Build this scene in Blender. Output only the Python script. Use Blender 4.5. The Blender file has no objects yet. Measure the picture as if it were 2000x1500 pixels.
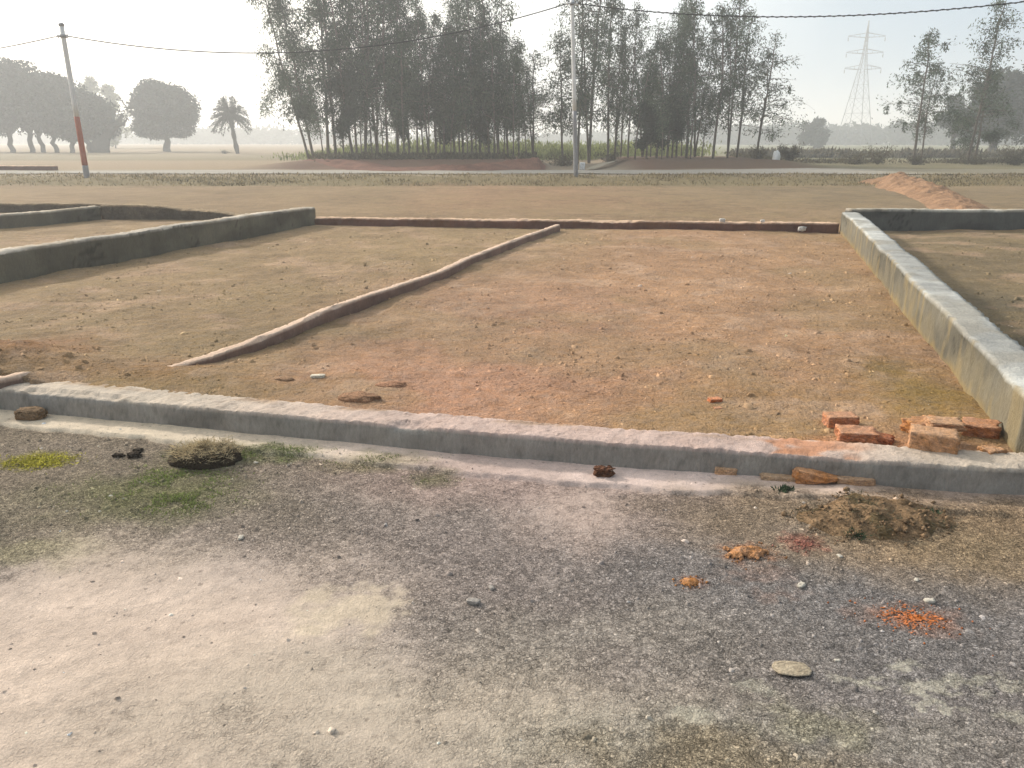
import bpy, math, random
import numpy as np
from mathutils import Vector, Matrix, noise as mnoise

random.seed(7)
RNG = np.random.default_rng(11)
scene = bpy.context.scene
COL = scene.collection
PITCH = math.radians(17.6)
CP, SP = math.cos(PITCH), math.sin(PITCH)
EYE = 1.6

# ------------------------------------------------------------------ helpers
def at(px, py, z=0.0):
    """photo pixel -> point on the level plane at height z"""
    u, v = (px - 1000) / 1500.0, (750 - py) / 1500.0
    dz, dy = -SP + v * CP, CP + v * SP
    t = (z - EYE) / dz
    return u * t, dy * t

def col_at(px, py, dist):
    """photo pixel -> point at ground distance dist (x, y, z)"""
    u, v = (px - 1000) / 1500.0, (750 - py) / 1500.0
    dz, dy = -SP + v * CP, CP + v * SP
    t = dist / dy
    return u * t, dist, EYE + dz * t

def _h(ix, iy, s):
    n = (ix.astype(np.int64) * 374761393 + iy.astype(np.int64) * 668265263 + s * 982451653) & 0x7fffffff
    n = ((n ^ (n >> 13)) * 1274126177) & 0x7fffffff
    n = ((n ^ (n >> 15)) * 2246822519) & 0x7fffffff
    return ((n ^ (n >> 16)) & 0xffffff) / float(0xffffff)

def vn(x, y, s=0):
    x = np.asarray(x, float); y = np.asarray(y, float)
    ix, iy = np.floor(x), np.floor(y)
    fx, fy = x - ix, y - iy
    fx = fx * fx * fx * (fx * (fx * 6 - 15) + 10); fy = fy * fy * fy * (fy * (fy * 6 - 15) + 10)
    a, b = _h(ix, iy, s), _h(ix + 1, iy, s)
    c, d = _h(ix, iy + 1, s), _h(ix + 1, iy + 1, s)
    return (a + (b - a) * fx) * (1 - fy) + (c + (d - c) * fx) * fy

def fbm(x, y, s=0, o=4, gain=0.5):
    """0..1"""
    x = np.asarray(x, float); y = np.asarray(y, float)
    r = np.zeros(np.broadcast(x, y).shape); a = 1.0; t = 0.0
    for k in range(o):
        c, q = math.cos(0.7 * k), math.sin(0.7 * k)
        r = r + a * vn((x * c - y * q) * 2 ** k + 17.3 * k, (x * q + y * c) * 2 ** k - 9.1 * k, s + k * 31)
        t += a; a *= gain
    return r / t

def sstep(a, b, x):
    t = np.clip((np.asarray(x, float) - a) / (b - a), 0, 1)
    return t * t * (3 - 2 * t)

def lin(r, g, b, k=1.0):
    f = lambda c: ((c / 255.0) / 12.92 if c / 255.0 < 0.04045 else ((c / 255.0 + 0.055) / 1.055) ** 2.4)
    return (f(r) * k, f(g) * k, f(b) * k)

# how brightly level ground is lit: turns a colour seen in the photo into an albedo
LIT = 1.28
def alb(r, g, b):
    return np.array(lin(r, g, b, 1.0 / LIT))

class MB:
    """collects verts / faces into one mesh object"""
    def __init__(s): s.v = []; s.f = []; s.n = 0; s.t = []
    def add(s, v, f, tint=None):
        v = np.asarray(v, float).reshape(-1, 3)
        f = np.asarray(f, np.int64)
        s.v.append(v); s.f.append(f + s.n); s.n += len(v)
        if tint is not None:
            t = np.asarray(tint, float)
            s.t.append(np.broadcast_to(t, (len(v), len(t))) if t.ndim == 1 else t)
    def build(s, name, mat, parent=None, smooth=False):
        me = bpy.data.meshes.new(name)
        V = np.concatenate(s.v)
        tot, loops, starts, counts = 0, [], [], []
        for f in s.f:
            k = f.shape[1]
            loops.append(f.reshape(-1)); counts.append(np.full(len(f), k))
            starts.append(tot + np.arange(len(f)) * k); tot += f.size
        loops = np.concatenate(loops); starts = np.concatenate(starts); counts = np.concatenate(counts)
        me.vertices.add(len(V)); me.vertices.foreach_set('co', V.astype(np.float32).ravel())
        me.loops.add(len(loops)); me.loops.foreach_set('vertex_index', loops.astype(np.int32))
        me.polygons.add(len(starts)); me.polygons.foreach_set('loop_start', starts.astype(np.int32))
        if smooth: me.polygons.foreach_set('use_smooth', np.ones(len(starts), bool))
        me.update(calc_edges=True); me.validate()
        if s.t:
            T_ = np.concatenate(s.t)
            a = me.color_attributes.new('tint', 'FLOAT_COLOR', 'POINT')
            a.data.foreach_set('color', (T_ if T_.shape[1] == 4 else np.concatenate([T_, np.ones((len(T_), 1))], 1)).astype(np.float32).ravel())
        me.materials.append(mat)
        o = bpy.data.objects.new(name, me); COL.objects.link(o)
        if parent: o.parent = parent
        return o

def tag(o, label=None, cat=None, group=None, kind=None):
    if label: o['label'] = label
    if cat: o['category'] = cat
    if group: o['group'] = group
    if kind: o['kind'] = kind
    return o

def empty(name, loc, rz=0.0):
    o = bpy.data.objects.new(name, None); COL.objects.link(o)
    o.empty_display_size = 0.2; o.location = loc; o.rotation_euler = (0, 0, rz)
    return o

def tube(mb, pts, radii, sides=8, tint=None, cap=True):
    P = np.asarray(pts, float); n = len(P)
    R = np.broadcast_to(np.asarray(radii, float), (n,))
    tg = np.gradient(P, axis=0); tg /= np.linalg.norm(tg, axis=1)[:, None] + 1e-12
    ref = np.array([0.13, 0.98, 0.05]) if abs(tg[:, 1]).mean() < 0.8 else np.array([1.0, 0.1, 0.05])
    a = np.cross(tg, ref); a /= np.linalg.norm(a, axis=1)[:, None] + 1e-12
    b = np.cross(tg, a)
    th = np.arange(sides) * 2 * math.pi / sides
    V = P[:, None, :] + R[:, None, None] * (np.cos(th)[None, :, None] * a[:, None, :] + np.sin(th)[None, :, None] * b[:, None, :])
    i = np.arange(n - 1)[:, None] * sides; j = np.arange(sides)[None, :]; j2 = (j + 1) % sides
    F = np.stack([i + j, i + j2, i + sides + j2, i + sides + j], -1).reshape(-1, 4)
    mb.add(V.reshape(-1, 3), F, tint)
    if cap:
        base = mb.n - n * sides
        for r in (0, n - 1):
            c = mb.n; mb.v.append(P[r][None, :]); mb.n += 1
            if tint is not None: mb.t.append(np.broadcast_to(np.asarray(tint, float), (1, 3)))
            k = base + r * sides + np.arange(sides)
            k2 = base + r * sides + (np.arange(sides) + 1) % sides
            mb.f.append(np.stack([k if r else k2, k2 if r else k, np.full(sides, c)], 1))

def quads(mb, C, D, S, L, W, tint=None):
    """leaf-like diamonds: base C, direction D, side S, length L, width W"""
    L = np.asarray(L)[:, None]; W = np.asarray(W)[:, None]
    V = np.stack([C, C + D * L * 0.45 + S * W * 0.5, C + D * L, C + D * L * 0.45 - S * W * 0.5], 1)
    n = len(C)
    mb.add(V.reshape(-1, 3), (np.arange(n)[:, None] * 4 + np.arange(4)[None, :]), None if tint is None else np.repeat(tint, 4, 0))

def unit(a): return a / (np.linalg.norm(a, axis=-1, keepdims=True) + 1e-12)

def perp(D, rng):
    return unit(np.cross(D, unit(rng.normal(size=D.shape))))

# ------------------------------------------------------------------ materials
def new_mat(name):
    m = bpy.data.materials.new(name); m.use_nodes = True
    nt = m.node_tree
    return m, nt, nt.nodes['Principled BSDF'], nt.nodes['Material Output']

def nd(nt, typ, **kw):
    n = nt.nodes.new(typ)
    for k, v in kw.items():
        if k.startswith('_'): setattr(n, k[1:], v)
        else: n.inputs[k.replace('__', ' ')].default_value = v
    return n

def tint_mat(name, base=None, specks=((60, 0.35), (220, 0.3)), bumps=((45, 0.02), (200, 0.006)), rough=0.95, spec=0.15, stretch=(1, 1, 1), bump_strength=1.0, hue=0.0):
    """albedo from the 'tint' attribute (or a plain colour), broken up by noises, with noise bump"""
    m, nt, bs, out = new_mat(name)
    bs.inputs['Roughness'].default_value = rough
    bs.inputs['Specular IOR Level'].default_value = spec
    geo = nd(nt, 'ShaderNodeNewGeometry')
    mp = nd(nt, 'ShaderNodeMapping'); mp.inputs['Scale'].default_value = stretch
    nt.links.new(geo.outputs['Position'], mp.inputs['Vector'])
    if base is None:
        c = nd(nt, 'ShaderNodeAttribute', _attribute_name='tint').outputs['Color']
    else:
        r = nd(nt, 'ShaderNodeRGB'); r.outputs[0].default_value = (*base, 1); c = r.outputs[0]
    for k, (sc, amt) in enumerate(specks):
        n = nd(nt, 'ShaderNodeTexNoise'); n.inputs['Scale'].default_value = sc; n.inputs['Detail'].default_value = 5; n.inputs['Roughness'].default_value = 0.65
        nt.links.new(mp.outputs[0], n.inputs['Vector'])
        mr = nd(nt, 'ShaderNodeMapRange'); mr.inputs[1].default_value = 0.3; mr.inputs[2].default_value = 0.7
        mr.inputs[3].default_value = 1 - amt; mr.inputs[4].default_value = 1 + amt
        nt.links.new(n.outputs['Fac'], mr.inputs[0])
        mx = nd(nt, 'ShaderNodeMix', _data_type='RGBA', _blend_type='MULTIPLY'); mx.inputs['Factor'].default_value = 1
        nt.links.new(c, mx.inputs[6]); nt.links.new(mr.outputs[0], mx.inputs[7])
        c = mx.outputs[2]
        if k == 0 and hue:
            hs = nd(nt, 'ShaderNodeHueSaturation')
            m2 = nd(nt, 'ShaderNodeMapRange'); m2.inputs[1].default_value = 0.3; m2.inputs[2].default_value = 0.7
            m2.inputs[3].default_value = 1 - hue; m2.inputs[4].default_value = 1 + hue
            nt.links.new(n.outputs['Color'], m2.inputs[0]); nt.links.new(m2.outputs[0], hs.inputs['Saturation'])
            nt.links.new(c, hs.inputs['Color']); c = hs.outputs[0]
    nt.links.new(c, bs.inputs['Base Color'])
    prev = None
    for sc, d in bumps:
        n = nd(nt, 'ShaderNodeTexNoise'); n.inputs['Scale'].default_value = sc; n.inputs['Detail'].default_value = 4; n.inputs['Roughness'].default_value = 0.6
        nt.links.new(mp.outputs[0], n.inputs['Vector'])
        b = nd(nt, 'ShaderNodeBump'); b.inputs['Distance'].default_value = d; b.inputs['Strength'].default_value = bump_strength
        nt.links.new(n.outputs['Fac'], b.inputs['Height'])
        if prev: nt.links.new(prev, b.inputs['Normal'])
        prev = b.outputs[0]
    if prev: nt.links.new(prev, bs.inputs['Normal'])
    return m

def leaf_mat(name, col, trans=0.35, var=0.5):
    m, nt, bs, out = new_mat(name)
    nt.nodes.remove(bs)
    geo = nd(nt, 'ShaderNodeNewGeometry')
    ramp = nd(nt, 'ShaderNodeMapRange'); ramp.inputs[3].default_value = 1 - var; ramp.inputs[4].default_value = 1 + var
    nt.links.new(geo.outputs['Random Per Island'], ramp.inputs[0])
    n = nd(nt, 'ShaderNodeTexNoise'); n.inputs['Scale'].default_value = 0.7
    nt.links.new(geo.outputs['Position'], n.inputs['Vector'])
    mr = nd(nt, 'ShaderNodeMapRange'); mr.inputs[1].default_value = 0.35; mr.inputs[2].default_value = 0.65; mr.inputs[3].default_value = 0.7; mr.inputs[4].default_value = 1.35
    nt.links.new(n.outputs['Fac'], mr.inputs[0])
    mu = nd(nt, 'ShaderNodeMath', _operation='MULTIPLY'); nt.links.new(ramp.outputs[0], mu.inputs[0]); nt.links.new(mr.outputs[0], mu.inputs[1])
    mx = nd(nt, 'ShaderNodeMix', _data_type='RGBA', _blend_type='MULTIPLY'); mx.inputs['Factor'].default_value = 1
    mx.inputs[6].default_value = (*col, 1); nt.links.new(mu.outputs[0], mx.inputs[7])
    d = nd(nt, 'ShaderNodeBsdfDiffuse'); t = nd(nt, 'ShaderNodeBsdfTranslucent')
    nt.links.new(mx.outputs[2], d.inputs['Color']); nt.links.new(mx.outputs[2], t.inputs['Color'])
    s = nd(nt, 'ShaderNodeMixShader'); s.inputs[0].default_value = trans
    nt.links.new(d.outputs[0], s.inputs[1]); nt.links.new(t.outputs[0], s.inputs[2])
    nt.links.new(s.outputs[0], out.inputs['Surface'])
    return m

M = {}
def road_mat():
    # chippings: cells with their own lightness, dark gaps between them; fades out (tint alpha) where cement dust covers them
    m, nt, bs, out = new_mat('weathered_road'); bs.inputs['Roughness'].default_value = .95; bs.inputs['Specular IOR Level'].default_value = .12
    geo = nd(nt, 'ShaderNodeNewGeometry'); at_ = nd(nt, 'ShaderNodeAttribute', _attribute_name='tint')
    wn = nd(nt, 'ShaderNodeTexNoise'); wn.inputs['Scale'].default_value = 60; nt.links.new(geo.outputs['Position'], wn.inputs['Vector'])
    wv = nd(nt, 'ShaderNodeVectorMath', _operation='SCALE'); wv.inputs['Scale'].default_value = .014; nt.links.new(wn.outputs['Color'], wv.inputs[0])
    ad = nd(nt, 'ShaderNodeVectorMath', _operation='ADD'); nt.links.new(geo.outputs['Position'], ad.inputs[0]); nt.links.new(wv.outputs[0], ad.inputs[1])
    c = at_.outputs['Color']; a = at_.outputs['Alpha']
    def mul(c, fac_node_out, lo, hi, i0, i1, amt):
        mr = nd(nt, 'ShaderNodeMapRange'); mr.inputs[1].default_value = i0; mr.inputs[2].default_value = i1; mr.inputs[3].default_value = lo; mr.inputs[4].default_value = hi
        nt.links.new(fac_node_out, mr.inputs[0])
        mx = nd(nt, 'ShaderNodeMix', _data_type='RGBA', _blend_type='MULTIPLY')
        if amt is None: mx.inputs['Factor'].default_value = 1
        else: nt.links.new(amt, mx.inputs['Factor'])
        nt.links.new(c, mx.inputs[6]); nt.links.new(mr.outputs[0], mx.inputs[7]); return mx.outputs[2]
    prev = None; aw = nd(nt, 'ShaderNodeMath', _operation='MULTIPLY_ADD'); aw.inputs[1].default_value = .85; aw.inputs[2].default_value = .15; nt.links.new(a, aw.inputs[0])
    for sc, lo, hi, dist in ((58, .88, 1.3, .005), (120, .78, 1.42, .0035), (210, .82, 1.3, .002)):
        v1 = nd(nt, 'ShaderNodeTexVoronoi'); v1.inputs['Scale'].default_value = sc; nt.links.new(ad.outputs[0], v1.inputs['Vector'])
        sep = nd(nt, 'ShaderNodeSeparateColor'); nt.links.new(v1.outputs['Color'], sep.inputs[0])
        c = mul(c, sep.outputs[0], lo, hi, 0, 1, a)
        v2 = nd(nt, 'ShaderNodeTexVoronoi', _feature='DISTANCE_TO_EDGE'); v2.inputs['Scale'].default_value = sc; nt.links.new(ad.outputs[0], v2.inputs['Vector'])
        c = mul(c, v2.outputs['Distance'], .8 if sc < 60 else .66, 1.1, 0.0, .2, a)
        b = nd(nt, 'ShaderNodeBump'); b.inputs['Distance'].default_value = dist; nt.links.new(aw.outputs[0], b.inputs['Strength'])
        mr = nd(nt, 'ShaderNodeMapRange'); mr.inputs[2].default_value = .25; nt.links.new(v2.outputs['Distance'], mr.inputs[0])
        mm = nd(nt, 'ShaderNodeMath', _operation='MULTIPLY'); nt.links.new(mr.outputs[0], mm.inputs[0])
        m2 = nd(nt, 'ShaderNodeMath', _operation='ADD'); m2.inputs[1].default_value = .4; nt.links.new(sep.outputs[1], m2.inputs[0]); nt.links.new(m2.outputs[0], mm.inputs[1])
        nt.links.new(mm.outputs[0], b.inputs['Height'])
        if prev: nt.links.new(prev, b.inputs['Normal'])
        prev = b.outputs[0]
    for sc, amt, dist in ((24, .10, .006), (150, .16, .0025), (330, .14, .001)):
        n = nd(nt, 'ShaderNodeTexNoise'); n.inputs['Scale'].default_value = sc; n.inputs['Detail'].default_value = 5; n.inputs['Roughness'].default_value = .65; nt.links.new(geo.outputs['Position'], n.inputs['Vector'])
        c = mul(c, n.outputs['Fac'], 1 - amt, 1 + amt, .3, .7, None)
        b = nd(nt, 'ShaderNodeBump'); b.inputs['Distance'].default_value = dist; nt.links.new(n.outputs['Fac'], b.inputs['Height']); nt.links.new(prev, b.inputs['Normal']); prev = b.outputs[0]
    # sparse dark pits and crumbs in the dust
    v = nd(nt, 'ShaderNodeTexVoronoi'); v.inputs['Scale'].default_value = 21; v.inputs['Randomness'].default_value = 1; nt.links.new(ad.outputs[0], v.inputs['Vector'])
    sep = nd(nt, 'ShaderNodeSeparateColor'); nt.links.new(v.outputs['Color'], sep.inputs[0])
    th = nd(nt, 'ShaderNodeMath', _operation='MULTIPLY'); th.inputs[1].default_value = .24; nt.links.new(sep.outputs[2], th.inputs[0])
    ls = nd(nt, 'ShaderNodeMath', _operation='SUBTRACT'); nt.links.new(v.outputs['Distance'], ls.inputs[0]); nt.links.new(th.outputs[0], ls.inputs[1])
    c = mul(c, ls.outputs[0], .62, 1.0, -.06, .05, None)
    nt.links.new(c, bs.inputs['Base Color']); nt.links.new(prev, bs.inputs['Normal'])
    return m
M['road'] = road_mat()
M['ground'] = tint_mat('dry_soil', specks=((14, 0.12), (55, 0.24), (130, 0.24)), bumps=((9, 0.04), (34, 0.026), (110, 0.012)), hue=0.15)
M['wall'] = tint_mat('cement_render', specks=((7, 0.13), (60, 0.14), (260, 0.1)), bumps=((35, 0.008), (140, 0.004)), stretch=(1, 1, 0.35), hue=0.1)
M['brick'] = tint_mat('fired_brick', specks=((30, 0.22), (140, 0.32)), bumps=((50, 0.012), (190, 0.006)), hue=0.15)
M['dirt'] = tint_mat('loose_earth', specks=((20, 0.25), (90, 0.35)), bumps=((25, 0.03), (90, 0.014)))
M['bark'] = tint_mat('bark', base=(0.13, 0.11, 0.09), specks=((9, 0.35), (40, 0.3)), bumps=((20, 0.02),), stretch=(1, 1, 0.3))
M['bark_dark'] = tint_mat('dark_bark', base=(0.05, 0.045, 0.04), specks=((4, 0.3), (20, 0.3)), bumps=((10, 0.03),))
M['leaf'] = leaf_mat('eucalyptus_leaf', (0.060, 0.084, 0.050))
M['leaf_dark'] = leaf_mat('dark_leaf', (0.030, 0.044, 0.026), trans=0.2)
M['leaf_far'] = leaf_mat('far_leaf', (0.046, 0.056, 0.044), trans=0.2, var=.3)
M['leaf_pale'] = leaf_mat('pale_leaf', (0.14, 0.15, 0.07), trans=0.5)
M['dry_grass'] = leaf_mat('dry_grass', (0.23, 0.185, 0.105), trans=0.3, var=0.35)
M['hay'] = leaf_mat('hay', (0.36, 0.29, 0.18), trans=0.3, var=0.4)
M['green_grass'] = leaf_mat('green_grass', (0.15, 0.185, 0.06), trans=0.3, var=0.4)
M['crop'] = leaf_mat('crop_leaf', (0.21, 0.235, 0.09), trans=0.4, var=0.35)
M['weed'] = leaf_mat('weed_leaf', (0.115, 0.10, 0.065), trans=0.3, var=0.4)
M['yellow_weed'] = leaf_mat('yellow_weed', (0.36, 0.33, 0.06), trans=0.4, var=0.35)
M['white_paint'] = tint_mat('white_paint', base=(0.68, 0.68, 0.67), specks=((6, 0.12), (50, 0.1)), bumps=((80, 0.002),), rough=0.5, spec=0.4, stretch=(1, 1, 0.2))
M['red_paint'] = tint_mat('red_paint', base=(0.36, 0.10, 0.055), specks=((6, 0.2), (50, 0.15)), bumps=((80, 0.002),), rough=0.6, spec=0.3, stretch=(1, 1, 0.2))
M['grey_steel'] = tint_mat('grey_steel', base=(0.24, 0.24, 0.25), specks=((6, 0.2), (50, 0.15)), bumps=((80, 0.002),), rough=0.5, spec=0.4, stretch=(1, 1, 0.2))
M['cable'] = tint_mat('black_cable', base=(0.02, 0.02, 0.022), specks=((30, 0.2),), bumps=(), rough=0.6)
M['plastic'] = tint_mat('white_plastic', base=(0.72, 0.72, 0.70), specks=((12, 0.1),), bumps=((20, 0.01),), rough=0.6)
M['stone'] = tint_mat('stone', specks=((25, 0.15), (120, 0.15)), bumps=((40, 0.008), (150, 0.003)))

# ------------------------------------------------------------------ terrain
KERB_PX = [(-700, 735), (-350, 768), (0, 805), (150, 818), (300, 834), (480, 853), (650, 869), (820, 886), (1000, 903), (1200, 919), (1400, 932), (1560, 943), (1700, 955), (1850, 966), (2000, 975), (2300, 1000), (2700, 1030)]
KERB = np.array([at(*p, 0.0) for p in KERB_PX])
KW, KH = 0.225, 0.152
def kerb_y(x): return np.interp(x, KERB[:, 0], KERB[:, 1])

def grove_mask(x, y):
    """raised earth bank along the far side of the road, with a gap where a path leads in"""
    m = sstep(-14.5, -9.5, x) * (1 - sstep(13.0, 16.5, x))
    gap = sstep(1.2, 2.0, x) * (1 - sstep(4.6, 6.4, x))
    return m * (1 - 0.85 * gap)

def T(x, y):
    x = np.asarray(x, float); y = np.asarray(y, float)
    z = np.full(np.broadcast(x, y).shape, 0.13)
    ky = kerb_y(x)
    z = z + 0.05 * (fbm(x * 0.35, y * 0.35, 3, 3) - 0.5)
    near = 1 - sstep(8, 24, y)
    z = z + (0.055 * (fbm(x * 2.2, y * 2.2, 5, 4) - 0.5)) * (0.35 + 0.65 * near)
    # long grassy bank up to the far road
    edge = 26.3 + 1.6 * (fbm(x * 0.12, x * 0 + 2.0, 9, 3) - 0.5) + 1.5 * sstep(8, 18, x)
    z = z + 0.19 * sstep(edge, edge + 4.0, y)
    z = z + 0.12 * (fbm(x * 0.8, y * 0.8, 14, 3) - 0.5) * sstep(edge, edge + 1, y) * (1 - sstep(30, 31, y))
    # bank behind the road
    m = grove_mask(x, y)
    z = z + m * 0.36 * sstep(35.8, 39.5, y + 1.2 * (fbm(x * 0.3, y * 0.3, 21, 2) - 0.5)) * (1 - sstep(48, 56, y))
    z = z - 0.12 * sstep(50, 70, y)
    z = z + 0.25 * (fbm(x * 0.06, y * 0.06, 33, 3) - 0.5) * sstep(45, 80, y)
    # heap of soil spilling over the left corner of the plots
    cx, cy = at(-20, 700, 0.2)
    z = z + 0.20 * np.exp(-(((x - cx) / 0.55) ** 2 + ((y - cy) / 0.45) ** 2)) * (0.75 + 0.5 * fbm(x * 5, y * 5, 41, 3))
    cx, cy = at(330, 742, 0.15)
    z = z + 0.035 * np.exp(-(((x - cx) / 0.8) ** 2 + ((y - cy) / 0.35) ** 2))
    # soil level just behind the kerb
    z = np.where(y < ky + KW * 0.55, -0.12, z)
    return z

def atg(px, py):
    z = 0.13
    for _ in range(25):
        x, y = at(px, py, z); z = 0.5 * z + 0.5 * float(T(x, y))
    return x, y, z

def warp(x, y, s, amp, sc):
    return x + amp * (fbm(x * sc, y * sc, s, 4) - 0.5) * 2, y + amp * (fbm(x * sc + 31, y * sc - 17, s + 5, 4) - 0.5) * 2

def blob(X, Y, px, py, rx, ry, z=0.0, soft=0.5, rough=0.35, s=1, sc=None):
    """soft, ragged patch on the ground: centre and radii measured in the photograph, laid out in metres"""
    cx, cy = at(px, py, z)
    ax = at(px + rx, py, z)[0] - cx
    ay = (at(px, py - ry, z)[1] - at(px, py + ry, z)[1]) / 2
    r = max(ax, ay); k = sc or 2.2 / r
    out = np.zeros(X.shape); q = (1 + soft + 0.05)
    near = (np.abs(X - cx) < ax * q + rough * r) & (np.abs(Y - cy) < ay * q + rough * r)
    if near.any():
        wx, wy = warp(X[near], Y[near], s, rough * r, k)
        d = np.sqrt(((wx - cx) / ax) ** 2 + ((wy - cy) / ay) ** 2)
        out[near] = 1 - sstep(1 - soft, 1 + soft, d)
    return out

def lay(c, m, col, k=1.0):
    m = np.clip(m * k, 0, 1)[..., None]
    return c * (1 - m) + np.asarray(col) * m

A_ASPH = alb(162, 149, 141); A_BLUE = alb(147, 140, 136); A_DUST = alb(211, 190, 173); A_PALE = alb(178, 169, 152)
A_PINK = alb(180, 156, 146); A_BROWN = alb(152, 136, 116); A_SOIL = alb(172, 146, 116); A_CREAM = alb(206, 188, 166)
A_GREEN = alb(105, 115, 62); A_ORANGE = alb(192, 122, 78); A_GREYG = alb(163, 157, 143)

def road_color(X, Y):
    c = np.broadcast_to(A_ASPH, X.shape + (3,)).copy()
    n1 = fbm(X * 1.3, Y * 1.3, 51, 5); n2 = fbm(X * 5, Y * 5, 52, 4)
    c *= (0.8 + 0.45 * n1)[..., None]
    c = lay(c, blob(X, Y, 1780, 1180, 520, 260, s=2, soft=0.7), A_BLUE)
    c = lay(c, blob(X, Y, 780, 1010, 330, 110, s=3, soft=0.8), alb(164, 150, 143), 0.7)
    # dusty brown verge on the left, along the kerb
    c = lay(c, blob(X, Y, 60, 940, 560, 130, s=4, soft=0.8), A_BROWN, 0.9)
    c = lay(c, blob(X, Y, 40, 1010, 420, 60, s=4, soft=0.8), alb(150, 138, 116), 0.7)
    # mortar dust spilled along the kerb foot
    d = kerb_y(X) - Y
    e = d + 0.10 * (fbm(X * 4, Y * 4, 61, 4) - 0.5)
    lane = (1 - sstep(0.205, 0.235, e)) * (1 - 0.5 * sstep(1.4, 2.0, X))
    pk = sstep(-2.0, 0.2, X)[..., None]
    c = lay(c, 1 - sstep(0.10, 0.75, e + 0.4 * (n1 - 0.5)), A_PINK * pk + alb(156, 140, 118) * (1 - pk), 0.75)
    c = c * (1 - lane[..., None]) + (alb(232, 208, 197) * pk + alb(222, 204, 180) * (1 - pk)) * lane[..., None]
    c = lay(c, blob(X, Y, 1160, 1000, 150, 55, s=6, soft=0.8), alb(184, 163, 151), 0.9)
    c = lay(c, blob(X, Y, 900, 930, 180, 40, s=7, soft=0.9), A_PINK, 0.7)  # pinkish dust, with the pink of lens flare put into its colour
    # brown soil strewn on the right
    c = lay(c, blob(X, Y, 1780, 1020, 370, 75, s=8, soft=0.6), A_SOIL, 0.95)
    c = lay(c, blob(X, Y, 1960, 1080, 150, 50, s=9, soft=0.8), alb(165, 143, 114), 0.8)
    c = lay(c, blob(X, Y, 1480, 1000, 180, 45, s=10, soft=0.8), alb(158, 139, 118), 0.8)
    # big sheet of pale cement dust, lower left
    c = lay(c, blob(X, Y, 60, 1390, 640, 360, s=11, soft=0.5, rough=0.25), A_DUST, 0.97)
    c = lay(c, blob(X, Y, 420, 1480, 560, 210, s=12, soft=0.7, rough=0.25), alb(203, 184, 166), 0.85)
    c = lay(c, blob(X, Y, 860, 1400, 520, 150, s=13, soft=0.7), alb(188, 173, 156), 0.95)
    c = lay(c, blob(X, Y, 1250, 1440, 240, 70, s=19, soft=0.9), alb(168, 160, 144), 0.7)
    c = lay(c, blob(X, Y, 1150, 1240, 330, 70, s=14, soft=0.9), alb(166, 156, 144), 0.6)
    c = lay(c, blob(X, Y, 1700, 1470, 330, 60, s=31, soft=0.9), alb(164, 156, 144), 0.6)
    c = lay(c, blob(X, Y, 690, 1190, 95, 42, s=15, soft=0.35, rough=0.6), A_CREAM, 0.95)
    c = lay(c, blob(X, Y, 612, 1232, 30, 12, s=16, soft=0.4), A_CREAM, 0.9)
    c = lay(c, blob(X, Y, 1400, 1490, 260, 45, s=17, soft=0.8), alb(160, 143, 116), 0.75)
    c = lay(c, blob(X, Y, 1590, 1420, 110, 30, s=18, soft=0.6, rough=0.6), alb(168, 160, 136), 0.7)
    for k, (px, py, rx, ry) in enumerate([(1830, 1345, 75, 10), (1840, 1382, 50, 8), (1470, 1345, 40, 12), (1350, 1400, 45, 14), (1680, 1330, 60, 8), (1920, 1330, 60, 12), (1760, 1300, 40, 8), (1975, 1400, 30, 8)]):
        c = lay(c, blob(X, Y, px, py, rx, ry, s=70 + k, soft=0.5, rough=0.7), alb(182, 175, 158), 0.7)
    # green algae and sprouting grass
    g = blob(X, Y, 340, 945, 120, 55, s=20, soft=0.9, rough=0.6)
    c = lay(c, g * (.35 + 1.3 * fbm(X * 14, Y * 14, 27, 3)), alb(122, 122, 80), 0.55)
    c = lay(c, blob(X, Y, 250, 965, 160, 30, s=21, soft=0.9, rough=0.6), alb(126, 124, 84), 0.6)
    c = lay(c, blob(X, Y, 530, 888, 80, 14, s=22, soft=0.8), A_GREEN, 0.75)
    c = lay(c, blob(X, Y, 735, 905, 90, 16, s=23, soft=0.8), alb(136, 128, 88), 0.6)
    c = lay(c, blob(X, Y, 845, 935, 40, 14, s=24, soft=0.8), alb(122, 122, 80), 0.6)
    c = lay(c, blob(X, Y, 75, 900, 60, 16, s=25, soft=0.6), alb(160, 150, 60), 0.6)
    c = lay(c, blob(X, Y, 60, 1075, 110, 25, s=26, soft=0.9), alb(168, 158, 122), 0.6)
    # brick dust ground into the surface
    for k, (px, py, rx, ry, a) in enumerate([(1455, 1082, 48, 14, .5), (1350, 1137, 22, 9, .45), (1780, 1205, 80, 26, .4), (1570, 1062, 36, 14, .4), (1480, 1125, 60, 14, .16), (1530, 1160, 50, 12, .14)]):
        c = lay(c, blob(X, Y, px, py, rx, ry, s=80 + k, soft=0.8, rough=0.8), A_ORANGE if k != 3 else alb(190, 96, 80), a)
    # coarse mottling: chippings showing through, stronger where there is no dust
    lum = c.mean(-1)
    ch = fbm(X * 26, Y * 26, 90, 3) - 0.5
    ch2 = fbm(X * 60, Y * 60, 91, 2) - 0.5
    amp = 0.5 + 1.1 * (1 - sstep(0.14, 0.34, lum))
    c = c * (1 + amp * (0.28 * ch + 0.35 * ch2) + 0.25 * (n2 - 0.5))[..., None]
    # faint diagonal rubbing of the dust
    rub = vn(X * 3.0 + Y * 1.2, Y * 14 - X * 3, 93) - 0.5
    c = c * (1 + 0.12 * rub * sstep(0.2, 0.4, lum))[..., None]
    return np.clip(c, 0.012, 0.75)

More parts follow.
